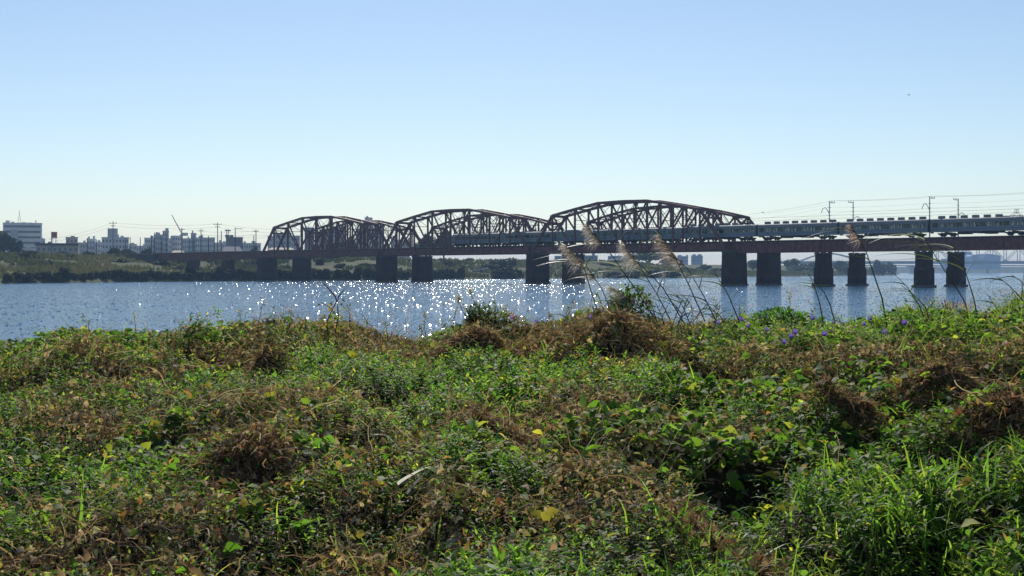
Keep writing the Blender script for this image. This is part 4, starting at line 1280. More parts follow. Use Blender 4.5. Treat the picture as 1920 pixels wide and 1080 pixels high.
Pk = PB[:, None, :] + LE[:, None, :]*(hh[:, None]*(.25+.75*tt[None, :]))[:, :, None]
ang = (np.arange(K)*2.4)[None, :] + g.uniform(0, 6.28, n)[:, None] + g.normal(0, .3, (n, K))
el = .15 + .75*tt[None, :]**2 + g.normal(0, .22, (n, K))
Dk = np.stack([np.cos(ang)*np.cos(el), np.sin(ang)*np.cos(el), np.sin(el)], 2)
szp = .75+1.0*vnoise(X*.9+4, Y*.9+71)**1.3
ll = (g.uniform(.032, .060, (n, K))*(1.15-.5*tt[None, :])*(sc*szp)[:, None])
N_ = np.broadcast_to(np.array([0, 0, 1.]), Dk.shape) + g.normal(0, .25, Dk.shape)
V1, F1 = leaves(Pk.reshape(-1, 3), Dk.reshape(-1, 3), N_.reshape(-1, 3), ll.ravel(), (ll*g.uniform(.28, .42, (n, K))).ravel())
cs = pick_colors(g, n, GREEN, [3, 4, 3, 2.0, .6], .2)*(.70+.75*fbm(X*.8+15, Y*.8+3, 2))[:, None]; ck = np.repeat(cs, K, 0)*(1+g.normal(0, .10, (n*K, 1)))
yl = g.random(n*K) < .012; ck[yl] = (.34, .30, .04)
br = g.random(n*K) < np.clip(np.repeat(b, K)*.5+.03, .01, .3); ck[br] = np.array([.16, .09, .04])*(1+g.normal(0, .2, (br.sum(), 1)))
tag(npmesh('leafy_weeds', V1, F1, 4, M['leaf'], np.repeat(np.clip(ck, .004, 1), 7, 0)), 'dense low green weeds with narrow leaves covering the near bank', 'weeds', kind='stuff')

# --- 2. broad soft leaves (vine leaves) with greyish sheen
n = 70000
X, Y, px = sample_ground(g, n); n = len(X)
b = brownness(X, Y); broadz = fbm(X*.5+80, Y*.5+11, 3)
zone = np.clip((broadz-.53)*8, 0, 1)*.9 + .06
zone = np.maximum(zone, np.clip((px-1280)/150, 0, 1)*np.clip((Y-10.5)/1.5, 0, 1)*.85)
zone = np.maximum(zone, np.clip((Y-9.5)/3, 0, 1)*.28)
keep = (g.random(n) < zone) & (b+g.normal(0, .15, n) < .62) & (g.random(n) > np.clip((px-1250)/200, 0, 1)*np.clip((7.4-Y)/1.5, 0, 1)*.4)
X, Y, b, px = X[keep], Y[keep], b[keep], px[keep]; n = len(X)
dep = g.random(n)**1.7*.16
top = canopy(X, Y) + .015 - dep
a = g.uniform(0, 6.28, n); e = g.normal(-.05, .4, n)
D_ = np.stack([np.cos(a)*np.cos(e), np.sin(a)*np.cos(e), np.sin(e)], 1)
N_ = np.array([0, 0, 1.]) + g.normal(0, .42, (n, 3))
ln = g.uniform(.035, .080, n)*(.8+.7*vnoise(X*.8+44, Y*.8+9))
V1, F1 = leaves(np.stack([X, Y, top], 1), D_, N_, ln, ln*g.uniform(.65, .9, n), .22, .16)
c = pick_colors(g, n, GREEN+[(.13,.19,.05), (.30,.29,.045), (.17,.10,.045)], [3, 4, 3, 2, 1, 1.2, .38, .9], .2)
tag(npmesh('broadleaf_creeper', V1, F1, 4, M['broad'], np.repeat(c, 7, 0)), 'broad soft leaves of creepers spread over the near bank', 'creeper', kind='stuff')

# --- 3. dry leaves and dead vine tangles
n = 190000
X, Y, px = sample_ground(g, n, 3.3, 16); n = len(X)
b = brownness(X, Y)
keep = g.random(n) < np.clip((b-.22)*2.0, .02, 1)
X, Y, b, px = X[keep], Y[keep], b[keep], px[keep]; n = len(X)
top = canopy(X, Y) + .02 - g.random(n)**1.4*.15
D_ = randdir(g, n, -.1, 2.0); N_ = g.normal(0, 1, (n, 3)) + np.array([0, 0, .5])
ln = g.uniform(.020, .068, n)
V1, F1 = leaves(np.stack([X, Y, top], 1), D_, N_, ln, ln*g.uniform(.3, .8, n), .45, .35)
c = pick_colors(g, n, [(.26,.180,.095), (.16,.105,.058), (.38,.28,.16), (.08,.055,.035), (.50,.41,.26), (.26,.12,.05), (.42,.38,.10), (.09,.13,.035)], [3.0, 2, 3.4, 1.0, 2.4, .4, 1.0, 3.4], .22)
tag(npmesh('dry_leaves', V1, F1, 4, M['dry'], np.repeat(c, 7, 0)), 'curled brown dead leaves lying over the near bank', 'dead leaves', kind='stuff')

def strips(P0, D0, ln, w0, seg, droop, wig, g, taper=True, flat=None):
    """curved ribbons: returns V, F"""
    n = len(P0); D0 = norm(D0)
    side = norm(np.cross(D0, np.array([0, 0, 1.])+g.normal(0, .3 if flat is None else flat, (n, 3))))
    P_ = P0.copy(); d = D0.copy(); out = []
    for k in range(seg+1):
        f = k/seg
        w = (w0*(1-f**1.5*.93) if taper else w0*(1-.2*f))[:, None]*.5
        out.append(P_ - side*w); out.append(P_ + side*w)
        d = d + np.array([0, 0, -1.])*(droop/seg)[:, None] + g.normal(0, wig/seg**.5, (n, 3)); d = norm(d)
        P_ = P_ + d*(ln/seg)[:, None]
    V = np.stack(out, 1); m = 2*(seg+1); b_ = (np.arange(n)*m)[:, None]
    Fq = np.concatenate([b_+np.array([[2*k, 2*k+1, 2*k+3, 2*k+2]]) for k in range(seg)], 0)
    return V.reshape(-1, 3), Fq, m
n = 75000
X, Y, px = sample_ground(g, n, 3.3, 16); n = len(X)
b = brownness(X, Y)
keep = g.random(n) < np.clip((b-.22)*1.6, .03, 1)
X, Y, b = X[keep], Y[keep], b[keep]; n = len(X)
P0 = np.stack([X, Y, canopy(X, Y)+.03-g.random(n)**1.3*.12], 1)
V1, F1, m = strips(P0, randdir(g, n, .1, 1.2), g.uniform(.10, .38, n), g.uniform(.003, .0085, n), 6, g.uniform(.2, 1.6, n), .75, g, False, .9)
c = pick_colors(g, n, [(.30,.21,.12), (.15,.10,.06), (.48,.38,.25), (.07,.048,.032), (.18,.17,.07)], [4, 3, 2.4, 1.6, 1], .2)
tag(npmesh('dead_vines', V1, F1, 4, M['dry'], np.repeat(c, m, 0)), 'tangled brown dead vine stems heaped over the near bank', 'dead vines', kind='stuff')

# heaps of dead vines, each one its own thing
for (a, b_, r_, h_), mo in zip(_mw, MOUNDS):
    n = int(480 + 1600*min(r_, .6)); th = g.uniform(0, 6.28, n)
    rr = r_*1.15*np.abs(g.normal(0, .55, n))*(.75+.6*vnoise(th*1.3+a*7, th*0+b_))
    X = a+rr*np.cos(th); Y = b_+rr*np.sin(th)*.8 - .04
    z = canopy(X, Y)
    root = empty('vine_heap', (a, b_, float(canopy(a, b_))-.1))
    tag(root, 'brown dead-vine heap: ' + mo[4], 'vine heap', 'heaps of dead vines on the near bank')
    loc0 = np.array(root.location)
    P0 = np.stack([X, Y, z+.03-g.random(n)**1.5*.10], 1)-loc0
    out = np.stack([np.cos(th)*.3+.15, np.sin(th)*.2, 0*th], 1) + g.normal(0, .8, (n, 3))*np.array([1.2, 1, .45])
    V1, F1, m = strips(P0, out, g.uniform(.05, .22, n), g.uniform(.003, .008, n), 6, g.uniform(.2, 1.6, n), .8, g, False, .8)
    c = pick_colors(g, n, [(.26,.165,.10), (.14,.085,.055), (.42,.31,.20), (.08,.05,.035)], [4, 3, 2.2, 1.6], .2)
    npmesh('tangled_stems', V1, F1, 4, M['dry'], np.repeat(c, m, 0), parent=root)
    q = int(n*.95); ln = g.uniform(.025, .065, q)
    V1, F1 = leaves(P0[:q]+np.array([0, 0, .005]), randdir(g, q, -.2, 2.0), g.normal(0, 1, (q, 3)), ln, ln*g.uniform(.3, .7, q), .45, .35)
    c = pick_colors(g, q, [(.20,.125,.065), (.12,.07,.04), (.32,.22,.13), (.22,.09,.035), (.08,.12,.03)], [4, 3, 3, .6, 2.0], .2)
    npmesh('dead_foliage', V1, F1, 4, M['dry'], np.repeat(c, 7, 0), parent=root)

# --- 4. grass blades, thick at lower right
n = 80000
X, Y, px = sample_ground(g, n, 3.0, 15.5); n = len(X)
gz = np.clip((px-1130)/300, 0, 1)*np.clip((7.4+(px-1500)*.0012-Y)/1.6, 0, 1)*.75
gz = np.maximum(gz, np.clip((px-1640)/200, 0, 1)*np.clip((Y-9.5)/2, 0, 1)*.7)
gz = np.maximum(gz, .010+.06*np.clip((fbm(X*.9+5, Y*.9+60, 3)-.55)*8, 0, 1))
keep = g.random(n) < gz
X, Y, px = X[keep], Y[keep], px[keep]; n = len(X)
P0 = np.stack([X, Y, canopy(X, Y)-g.uniform(.10, .17, n)], 1)
V1, F1, m = strips(P0, randdir(g, n, 1.15, .8), g.uniform(.13, .32, n), g.uniform(.008, .019, n), 7, g.uniform(.9, 2.8, n), .12, g, True)
c = pick_colors(g, n, [(.11,.19,.028), (.16,.25,.04), (.07,.13,.028), (.26,.30,.07), (.30,.24,.13)], [4, 4, 2, .8, .35], .18)
tag(npmesh('grass_blades', V1, F1, 4, M['grassm'], np.repeat(c, m, 0)), 'long bright green grass blades, thickest at the lower right', 'grass', kind='stuff')

# --- 5. fine fringe on the crest: thin shoots against the water
n = 2200
px = g.uniform(-400, 2350, n); Y = g.uniform(12.6, 14.8, n); X = (px-960)/F*Y
P0 = np.stack([X, Y, canopy(X, Y)-.03], 1)
V1, F1, m = strips(P0, randdir(g, n, 1.1, 1.0), g.uniform(.05, .30, n)*(g.random(n)**1.5+.35), g.uniform(.003, .006, n), 5, g.uniform(.1, 1.5, n), .22, g, True)
c = pick_colors(g, n, [(.05,.08,.03), (.15,.10,.05), (.22,.20,.06)], [3, 3, 1], .2)
tag(npmesh('crest_shoots', V1, F1, 4, M['grassm'], np.repeat(c, m, 0)), 'thin shoots fringing the crest of the bank against the water', 'shoots', kind='stuff')

# --- helper: point on the canopy seen at a photo pixel
def on_canopy(px, py):
    Yv = 3.6
    for k in range(600):
        z = float(canopy((px-960)/F*Yv, Yv))
        if YH + (HC-z)/Yv*F <= py: break
        Yv += .02
        if Yv > 15.2: break
    Xv = (px-960)/F*Yv
    return np.array([Xv, Yv, float(canopy(Xv, Yv))])

# --- 6. single conspicuous yellow leaves (things one can point at)
YL = [(812,658,'on brown stems left of the centre crest'), (655,676,'on the green slope below the tall twiggy plant'), (505,755,'large and pale, left of centre'), (400,735,'above the dark hollow at left'),
      (1000,720,'near the centre of the bank'), (1240,655,'below the leaning reeds'), (945,673,'below the dark bush'), (880,672,'beside the dark bush'),
      (1385,668,'right of the reed clump'), (1520,700,'below the purple flowers'), (1680,730,'beside the big brown mound'), (1590,810,'right of the lower brown mound'),
      (470,960,'at the lower left'), (665,1018,'at the bottom left of centre'), (285,812,'at left in the green weeds'), (545,795,'in the green weeds left of centre'),
      (1480,965,'large, folded, at the lower right'), (1860,770,'near the right edge'), (1020,988,'at the lower centre'), (1130,705,'below the brown crest mound')]
for k, (px, py, lab) in enumerate(YL):
    p = on_canopy(px, py); s = g.uniform(.045, .07)
    nn = 3; Pq = p[None]+g.normal(0, .012, (nn, 3))+np.array([0, 0, .03])
    a = g.uniform(0, 6.28)
    V1, F1 = leaves(Pq, np.stack([[math.cos(a+q*.9), -.2+.3*math.sin(a+q), .3] for q in range(nn)]), np.tile([0, -.7, .8], (nn, 1))+g.normal(0, .2, (nn, 3)), np.full(nn, s), np.full(nn, s*.9), .15, .1)
    c = pick_colors(g, nn, [(.52,.47,.05)], [1], .1)
    tag(npmesh('yellow_leaf', V1, F1, 4, M['petal'], np.repeat(c, 7, 0)), 'bright yellow vine leaf ' + lab, 'leaf', 'bright yellow leaves on the near bank')

# --- 7. morning glory vines with purple flowers
FL = [(1487,600,'topmost pair',1),(1500,592,'beside the topmost pair',0),(1580,590,'under the leaning reed',1),(1572,602,'lower under the leaning reed',0),(1595,598,'right of the leaning reed',0),
      (1482,630,'middle of the patch',1),(1478,640,'lowest of the middle pair',1),(1538,634,'right of the middle pair',1),(1385,604,'above the left patch',1),(1408,600,'left patch',0),(1360,598,'leftmost of the right patch',1),
      (1626,603,'right end of the patch',0),(1652,630,'pale one below the single reed',0),(960,604,'pink one right of the dark bush',1),(1003,610,'small one on the centre crest',0),(1106,603,'left of the reed clump',0),(1430,625,'pale one left of the middle pair',0),(1444,600,'between left patch and topmost pair',1),(1518,604,'right of the topmost pair',0),(1556,612,'low one before the leaning reed',1),(1612,612,'beside the right end of the patch',1),(1396,618,'under the left patch',0),(1340,612,'farthest left of the right patch',0),(1462,648,'lowest of all, in yellow leaves',0),(1690,612,'rightmost, beyond the single reed',1),(1545,592,'high one against the water',0)]
for k, (px, py, lab, br_) in enumerate(FL):
    p = on_canopy(px, py+6); p = p+np.array([0, -.09, .06])
    r = empty('morning_glory', tuple(p))
    tag(r, 'purple trumpet flower of a creeper, ' + lab, 'flower', 'purple flowers on the creeper along the crest')
    rad = g.uniform(.019, .028); m_ = MB(); n_ = 12
    ax = Vector((g.uniform(-.5, .5), -1, g.uniform(.1, .6))).normalized(); u = ax.cross(Vector((0,0,1))).normalized(); v_ = ax.cross(u)
    rings = [(0, .004), (.02, .007), (.034, .018), (.038, rad)]
    for (dd, rr) in rings:
        for j in range(n_):
            th = 2*math.pi*j/n_; q = rr*(1+.06*math.cos(5*th)); m_.v.append(tuple(ax*dd + u*(q*math.cos(th)) + v_*(q*math.sin(th))))
    for i in range(3):
        for j in range(n_): m_.f.append((i*n_+j, i*n_+(j+1) % n_, (i+1)*n_+(j+1) % n_, (i+1)*n_+j))
    Vv = np.array(m_.v); Ff = np.array(m_.f)
    base = np.array((.17,.10,.38) if br_ else (.15,.12,.32)); 
    if 'pink' in lab: base = np.array((.42,.16,.42))
    npmesh('petals', Vv, Ff, 4, M['petal'], np.tile(base, (len(Vv), 1)), parent=r, smooth=True)
    MB().tube([(0,0,0), tuple(-ax*.03+Vector((0,0,-.02))), (0,.03,-.09)], [.004,.0025,.002], 5).build('stalk', M['wire'], r)

# --- 8. distinct plants on the crest
def leafy_bush(name, cx, cy, cz, r, h, n, cols, wts, lab, cat, seed, ll=(.03,.06), wr=(.35,.7), stems=10, stuff=None):
    gg = np.random.default_rng(seed)
    root = empty(name, (cx, cy, cz)); tag(root, lab, cat)
    u = gg.normal(size=(n, 3)); u = norm(u); u = u*(gg.random((n, 1))**.45)*(.45+1.1*vnoise(u[:, 0]*2.3+seed, u[:, 2]*2.3+u[:, 1]*1.5+5))[:, None]
    Pp = u*np.array([r, r*.8, h*.55]) + np.array([0, 0, h*.42])
    D_ = norm(u+gg.normal(0, .5, (n, 3))); N_ = np.array([0, 0, 1.])+gg.normal(0, .4, (n, 3))
    ln = gg.uniform(*ll, n)
    V1, F1 = leaves(Pp, D_, N_, ln, ln*gg.uniform(*wr, n), .25, .15)
    npmesh('foliage', V1, F1, 4, M['leaf'], np.repeat(pick_colors(gg, n, cols, wts, .2), 7, 0), parent=root)
    m_ = MB()
    for k in range(stems):
        a = gg.uniform(0, 6.28); q = gg.uniform(.2, .9)
        m_.tube([(0,0,-.15), (q*r*.5*math.cos(a), q*r*.4*math.sin(a), h*.5), (q*r*math.cos(a), q*r*.7*math.sin(a), h*gg.uniform(.7, 1.1))], [.005,.0035,.0015], 4)
    m_.build('stems', M['bark'], root)
    return root
p = at(900, 612, 13.4); leafy_bush('bush', p.x, 13.4, p.z-.08, .22, .30, 2400, [(.022,.042,.014), (.035,.06,.02), (.06,.035,.02)], [4, 3, 1], 'dark dense bush standing up from the crest near the centre', 'bush', 5, (.02,.045))
p = at(1163, 612, 13.6); leafy_bush('bush', p.x+.05, 13.6, p.z-.05, .20, .46, 1300, [(.045,.085,.02), (.07,.12,.025), (.03,.05,.02)], [3, 2, 3], 'leafy creeper mound at the foot of the big reed plumes', 'bush', 6, (.03,.06), (.5,.8))
p = at(1468, 604, 13.6); leafy_bush('bush', p.x, 13.6, p.z-.06, .30, .17, 1300, [(.03,.07,.02), (.05,.11,.025)], [3, 2], 'rounded green creeper mound beside the purple flowers', 'bush', 8, (.03,.06), (.5,.8))
p = at(1785, 600, 15.5); bb = leafy_bush('bush', p.x, 15.5, p.z-.1, .46, .36, 3800, [(.19,.115,.085), (.26,.17,.12), (.12,.07,.05)], [3, 2, 2], 'reddish brown feathery dry shrub behind the crest at right', 'shrub', 9, (.015,.04), (.12,.25), 40)
p = at(1935, 590, 14.0); leafy_bush('bush', p.x, 14.0, p.z-.1, .30, .42, 2600, [(.10,.11,.035), (.16,.14,.06), (.20,.13,.09)], [3, 3, 2], 'brownish seeded weed clump at the right edge of the crest', 'bush', 10, (.02,.05), (.15,.35), 30)
# twiggy plant with V-shaped tip
p = at(618, 628, 13.2); r = empty('twiggy_plant', (p.x, 13.2, p.z-.12)); tag(r, 'tall twiggy plant with yellow leaves and a forked bare tip left of centre', 'plant')
def loc(px, py, Y, o=None):
    q = at(px, py, Y) - (o.location if o else Vector((0,0,0))); return q
m_ = MB()
m_.tube([(0,0,0), loc(612,605,13.2,r), loc(624,578,13.2,r), loc(632,565,13.2,r)], [.010,.009,.007,.006], 5)
m_.tube([loc(628,625,13.2,r), loc(634,598,13.2,r), loc(633,570,13.2,r)], [.008,.007,.005], 5)
m_.tube([loc(632,566,13.2,r), loc(628,555,13.2,r), loc(607,531,13.2,r)], [.006,.008,.006], 5)
m_.tube([loc(632,566,13.2,r), loc(635,556,13.2,r), loc(647,541,13.2,r)], [.006,.007,.002], 5)
m_.tube([loc(622,580,13.2,r), loc(612,572,13.2,r), loc(600,566,13.2,r)], [.004,.003,.002], 4)
m_.build('stem', M['bark'], r)
nl = 90; pts = np.array([list(loc(x, y, 13.2, r)) for x, y in zip(g.normal(626, 12, nl), g.uniform(566, 628, nl))]); pts[:, 1] += g.normal(0, .06, nl)
ln = g.uniform(.03, .06, nl)
V1, F1 = leaves(pts, randdir(g, nl, 0, 1.5), np.array([0, -.3, 1.])+g.normal(0, .5, (nl, 3)), ln, ln*.75, .2, .1)
npmesh('foliage', V1, F1, 4, M['leaf'], np.repeat(pick_colors(g, nl, [(.22,.21,.04), (.08,.10,.03), (.16,.11,.05)], [2, 3, 2], .2), 7, 0), parent=r)

# thin weeds with seed heads on the crest skyline
WEEDS = [(258,640,252,592),(452,622,448,585),(475,622,494,566),(520,608,532,584),(545,610,545,582),(170,625,165,600),(788,632,790,612),(798,618,797,588),(850,595,862,560),(876,585,858,556),(905,585,878,540),(935,590,925,558),
         (958,600,948,575),(1060,610,1066,575),(1080,605,1074,560),(1040,620,1030,590),(1480,590,1481,548),(1300,600,1295,570),(1350,605,1340,560),(690,625,686,600),(728,630,722,606),(655,600,652,570)]
for k, (bx, by, tx, ty) in enumerate(WEEDS):
    Yw = 13.3+.6*rnd.random(); b0 = at(bx, by+14, Yw); t0 = at(tx, ty, Yw)
    r = empty('thin_weed', tuple(b0)); nm = '%s from the left of the thin dry weed stalks standing against the water' % ordinal(1+sorted(WEEDS).index((bx, by, tx, ty)))
    tag(r, nm, 'weed', 'thin weeds on the crest skyline')
    d = t0-b0; md = d*.5+Vector((rnd.uniform(-.02,.02), 0, .01))
    MB().tube([(0,0,0), md, d], [.0035,.0028,.0016], 4).build('stalk', M['bark'], r)
    nl = 34; f = g.random(nl)**.5; P_ = np.array(d)[None]*f[:, None]+g.normal(0, .012, (nl, 3))
    f2 = .80+.25*g.random(14); P2 = np.array(d)[None]*f2[:, None]+g.normal(0, .012, (14, 3)); P_ = np.concatenate([P_[f > .25][:16], P2]); nl = len(P_)
    ln = g.uniform(.012, .04, nl)
    V1, F1 = leaves(P_, randdir(g, nl, .3, 1.5), g.normal(0, 1, (nl, 3)), ln, ln*.4, .3, .2)
    npmesh('foliage', V1, F1, 4, M['leaf'], np.repeat(pick_colors(g, nl, [(.16,.13,.06), (.05,.07,.02), (.24,.17,.13)], [2, 2, 1], .2), 7, 0), parent=r)

# --- 9. reeds leaning in the wind
def reed(path, Yd, plume, leaves_, lab, plen=30, seed=0, sp=1.0, pcol=(.55,.49,.41), r0=.0075):
    """path: photo pixels base -> tip, at distance Yd; plume: bool; leaves_: list of (fraction, length px, hang)"""
    gg = np.random.default_rng(100+seed)
    o = at(path[0][0], path[0][1], Yd); r = empty('reed', tuple(o)); tag(r, lab, 'reed', 'reeds leaning to the left on the crest')
    pts = [at(x, y, Yd)-o for x, y in path]
    # densify
    dp = []
    for a, b in zip(pts[:-1], pts[1:]):
        for k in range(4): dp.append(a.lerp(b, k/4))
    dp.append(pts[-1])
    n_ = len(dp)
    MB().tube(dp, [r0*(1-.72*k/n_) for k in range(n_)], 6).build('stem', M['stem'], r)
    mpx = Yd/F
    for (f, lpx, side) in leaves_:
        i = min(n_-2, int(f*(n_-1))); p = np.array(dp[i])[None]; dr = np.array((dp[i+1]-dp[i]).normalized())
        d0 = dr*.9 + np.array([side*.75, gg.normal(0, .3), .15])
        V1, F1, m = strips(p, d0[None], np.array([lpx*mpx]), np.array([gg.uniform(.011, .019)]), 9, np.array([.9+.6*gg.random()]), .05, gg, True, .6)
        # wind pushes blades to the left
        V1 = V1.copy(); q = np.repeat(np.linspace(0, 1, 10), 2); V1[:, 0] -= q**1.6*lpx*mpx*(.55 if side < 0 else .25)
        c = pick_colors(gg, 1, [(.05,.085,.03), (.08,.105,.045), (.36,.35,.27)], [4, 2, 1.6], .1)
        npmesh('blade', V1, F1, 4, M['blade'], np.repeat(c, m, 0), parent=r)
    if plume:
        # plume hangs from the last part of the stem towards the left (downwind)
        nb = int(360*sp); f = gg.random(nb); L_ = plen*mpx
        tip = np.array(dp[-1]); dr = np.array((dp[-1]-dp[-3]).normalized())
        P0 = tip + dr[None]*(f[:, None]-.92)*L_*1.0
        dirs = dr[None]*.30 + np.array([-.85, 0, .12]) + gg.normal(0, .26, (nb, 3))
        V1, F1, m = strips(P0, dirs, L_*gg.uniform(.30, .85, nb)*(1.05-.5*f), gg.uniform(.0025, .0055, nb), 6, gg.uniform(.6, 2.6, nb), .38, gg, True, 1.0)
        c = pick_colors(gg, nb, [pcol, tuple(x*.65 for x in pcol), tuple(min(.6, x*1.3) for x in pcol)], [3, 2, 1], .15)
        npmesh('plume', V1, F1, 4, M['plume'], np.repeat(c, m, 0), parent=r)
    return r
M['stem'] = mottled('reed_stem', (.035,.045,.022), (.07,.075,.035), 6, .6)
lv = lambda *a: list(a)
reed([(1238,612),(1192,542),(1165,505),(1147,478),(1122,450),(1103,425)], 13.6, True, lv((.35,55,-1),(.45,60,-1),(.55,75,1),(.62,60,-1),(.70,62,-1),(.76,58,-1),(.82,50,-1)), 'tallest reed of the central clump with a leaning plume over the train', 44, 1, 1.1)
reed([(1283,606),(1244,541),(1220,515),(1190,487),(1172,462)], 13.8, True, lv((.3,55,1),(.45,60,-1),(.6,75,1),(.7,70,1),(.8,40,-1)), 'reed with a broad drooping plume in front of the right truss', 48, 2, 1.2)
reed([(1322,603),(1291,533),(1270,492),(1250,458),(1240,445)], 13.7, True, lv((.25,45,1),(.4,50,-1),(.55,60,-1),(.62,60,-1),(.7,55,-1),(.78,50,-1)), 'reed with a narrow upright plume right of the central clump', 62, 3, 1.2, (.46,.38,.31))
reed([(1128,604),(1108,545),(1096,505),(1084,482),(1064,464)], 13.3, True, lv((.45,40,-1),(.55,50,-1),(.62,62,-1),(.68,58,-1),(.75,60,-1),(.82,45,-1),(.5,50,1)), 'leftmost reed of the central clump with a thick low plume before the pier', 52, 4, 1.3)
reed([(1150,606),(1140,570),(1128,540),(1112,518),(1100,500)], 13.4, True, lv((.5,40,-1),(.7,50,-1),(.8,40,-1)), 'shorter reed with a glossy bent head left in the central clump', 34, 5, .8, (.6,.58,.5))
reed([(1204,608),(1186,575),(1170,552),(1150,540)], 13.5, True, lv((.5,50,-1),(.6,40,1)), 'short reed with a pale fluffy plume low over the water', 54, 6, 1.5, (.55,.52,.42))
reed([(1232,604),(1222,572),(1210,550)], 13.9, True, lv((.5,40,1),),  'small reed with a faint pinkish plume beside the tall stems', 30, 7, .6, (.52,.40,.35))
reed([(1386,603),(1366,554),(1352,530),(1340,512)], 13.8, False, lv((.3,45,1),(.45,50,-1),(.6,45,-1),(.7,50,-1),(.8,42,-1),(.9,38,-1)), 'plumeless reed with blades streaming left before the last wide pier')
reed([(1668,640),(1654,560),(1641,522),(1625,475),(1606,440),(1596,424)], 13.2, True, lv((.55,40,-1),(.68,50,1),(.78,60,-1),(.84,66,-1),(.88,60,-1),(.92,48,-1)), 'single tall reed with a thin pinkish plume crossing the slim pier', 40, 9, .7, (.50,.38,.33), .009)
reed([(1826,612),(1806,560),(1785,528),(1760,490),(1738,455),(1724,432)], 13.0, False, lv((.3,50,1),(.5,60,-1),(.62,80,-1),(.70,95,-1),(.76,100,-1),(.82,90,-1),(.88,80,-1),(.92,70,-1),(.96,50,-1)), 'tall plumeless reed with many pale blades streaming left over the girder')
reed([(1836,610),(1826,560),(1812,515),(1796,478),(1780,452)], 13.2, False, lv((.35,50,-1),(.5,60,1),(.6,85,-1),(.7,90,-1),(.78,90,-1),(.85,85,-1),(.92,60,-1)), 'second tall plumeless reed in front of the right slim pier')
reed([(1545,612),(1536,565),(1526,535),(1516,512)], 13.6, False, lv((.3,35,-1),(.5,40,1),(.65,30,-1),(.8,26,-1)), 'short bare reed left of the first slim pier')
reed([(1566,606),(1556,570),(1545,548),(1532,532),(1514,514)], 13.6, False, lv((.4,35,1),(.55,40,-1),(.7,40,-1),(.85,30,-1)), 'short bent reed in front of the first slim pier')
reed([(1748,622),(1735,575),(1712,552),(1690,535)], 13.3, False, lv((.2,60,1),(.35,60,-1),(.5,50,1),(.65,60,-1),(.8,45,-1),(.9,40,-1)), 'leafy reed bending left in front of the brown dry shrub')
reed([(1740,612),(1722,570),(1702,540),(1678,514)], 13.6, False, lv((.4,45,-1),(.6,40,1),(.8,36,-1)), 'thin reed leaning over the water left of the brown dry shrub')
reed([(1935,600),(1915,560),(1892,535),(1868,517)], 13.4, False, lv((.3,60,-1),(.4,60,1),(.55,60,-1),(.7,60,-1),(.85,45,-1)), 'reed leaning in from the right edge', 30, 16)
reed([(1950,600),(1930,545),(1912,525),(1896,515)], 13.7, False, lv((.3,60,-1),(.5,50,-1),(.7,60,-1),(.85,40,-1)), 'second reed at the right edge, partly cut off', 30, 17)
reed([(1893,612),(1878,590),(1866,575),(1852,552)], 13.2, False, lv((.4,45,-1),(.6,50,1),(.8,30,-1)), 'short reed at the right before the edge weed clump', 30, 18)
reed([(1262,606),(1272,580),(1281,556)], 13.9, False, lv((.4,40,1),(.6,40,-1),(.8,30,1)), 'short upright reed shoot between the plumed reeds', 30, 19)
reed([(1300,604),(1312,585),(1330,566)], 14.0, False, lv((.4,40,1),(.7,40,1)), 'short reed shoot bending right near the plumed reeds', 30, 20)
reed([(1028,622),(1024,605),(1032,592),(1040,590)], 13.3, False, lv((.5,36,1),(.8,34,1)), 'short dark green reed shoot left of the clump', 30, 21)
reed([(1062,618),(1066,596),(1060,582)], 13.4, False, lv((.3,36,1),(.5,34,-1),(.7,34,1),(.9,26,-1)), 'leafy reed shoot just left of the plumed clump', 30, 22)
for k_, (bx_, tx_, ty_, nm_) in enumerate(((1142,1120,548,'leftmost'),(1176,1172,560,'second'),(1212,1190,556,'third'),(1246,1228,566,'fourth'),(1270,1296,560,'fifth'),(1296,1268,548,'sixth'),(1340,1352,572,'seventh'),(1362,1322,575,'eighth'))):
    reed([(bx_,612),((bx_*2+tx_)/3,590),(tx_,ty_)], 13.2+.12*k_, False, lv((.25,44,-1),(.4,46,1),(.55,48,-1),(.7,40,1),(.8,44,-1),(.92,30,-1)), nm_+' from left of the short leafy reed shoots under the plumes', 30, 40+k_)
reed([(1262,610),(1232,552),(1205,508),(1186,478)], 14.1, False, lv((.3,60,-1),(.4,60,1),(.5,70,-1),(.6,60,1),(.7,60,-1),(.8,55,-1),(.9,40,-1)), 'plumeless leafy reed between the two broadest plumes', 30, 60)
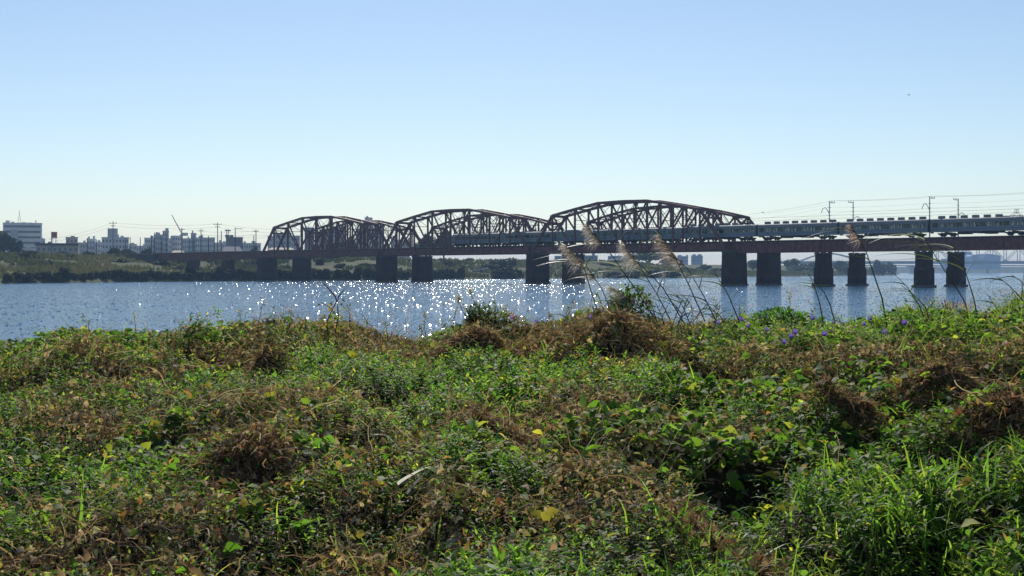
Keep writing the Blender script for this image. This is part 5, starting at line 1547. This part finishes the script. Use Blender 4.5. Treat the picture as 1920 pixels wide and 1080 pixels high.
reed([(1345,606),(1318,552),(1290,505),(1262,478)], 14.2, True, lv((.3,60,-1),(.45,60,1),(.55,70,-1),(.65,55,-1),(.75,55,-1)), 'rearmost reed at the right side of the plumed clump', 34, 61, .7)
reed([(1600,640),(1580,560+45),(1560,598)], 13.0, False, lv((.4,36,-1),(.7,30,1)), 'low reed shoot among the purple flowers', 30, 23)

# pale curved dead blades lying on the near weeds
for k, (x0, y0, x1, y1, lab) in enumerate(((762,950,800,905,'pale twisted dead reed leaf, upper of the pair left of centre'), (745,925,790,900,'pale dead reed leaf, lower of the pair left of centre'), (1475,695,1540,712,'pale grey seed head lying on the weeds below the flowers'), (700,830,745,840,'pale dead leaf lying across the green weeds'))):
    a = on_canopy(x0, y0); b = on_canopy(x1, y1); a[2] += .05; b[2] += .06; d = b-a
    V1, F1, m = strips(a[None], (d+np.array([0, 0, .05]))[None], np.array([np.linalg.norm(d)*1.3]), np.array([.022]), 8, np.array([.5]), .12, g, True, .3)
    tag(npmesh('dead_reed_leaf', V1, F1, 4, M['plume'], np.tile((.5,.47,.40), (len(V1), 1))), lab, 'leaf')

# birds
for px, py, Y, lab in ((1704, 178, 160, 'tiny dark bird high in the sky at right'), (1430, 398.5, 200, 'tiny dark bird low over the train')):
    p = at(px, py, Y); m_ = MB()
    r = empty('bird', tuple(p)); tag(r, lab, 'bird')
    m_.tube([(-.16,0,0), (-.08,0,.01), (.05,0,0), (.16,0,-.01)], [.01,.045,.05,.005], 6); m_.build('body', M['under'], r, True)
    for s in (-1, 1):
        q = MB(); q.v = [(-.05,0,.02), (.08,0,.02), (.04,s*.22,.10), (-.06,s*.38,.04)]; q.f = [(0,1,2,3)]; q.build('wing', M['under'], r)

# ================================================================== HAZE
hm, nt = new_mat('haze_air')
pv = nt.nodes.new('ShaderNodeVolumePrincipled'); o = nt.nodes.new('ShaderNodeOutputMaterial')
pv.inputs['Color'].default_value = (.42, .66, 1.0, 1)
pv.inputs['Density'].default_value = .00021
pv.inputs['Anisotropy'].default_value = 0.1
nt.links.new(pv.outputs[0], o.inputs['Volume'])
hz_ = MB().box(-4000, 4000, -60, 5600, -3, 75).build('haze', hm)
tag(hz_, kind='stuff')
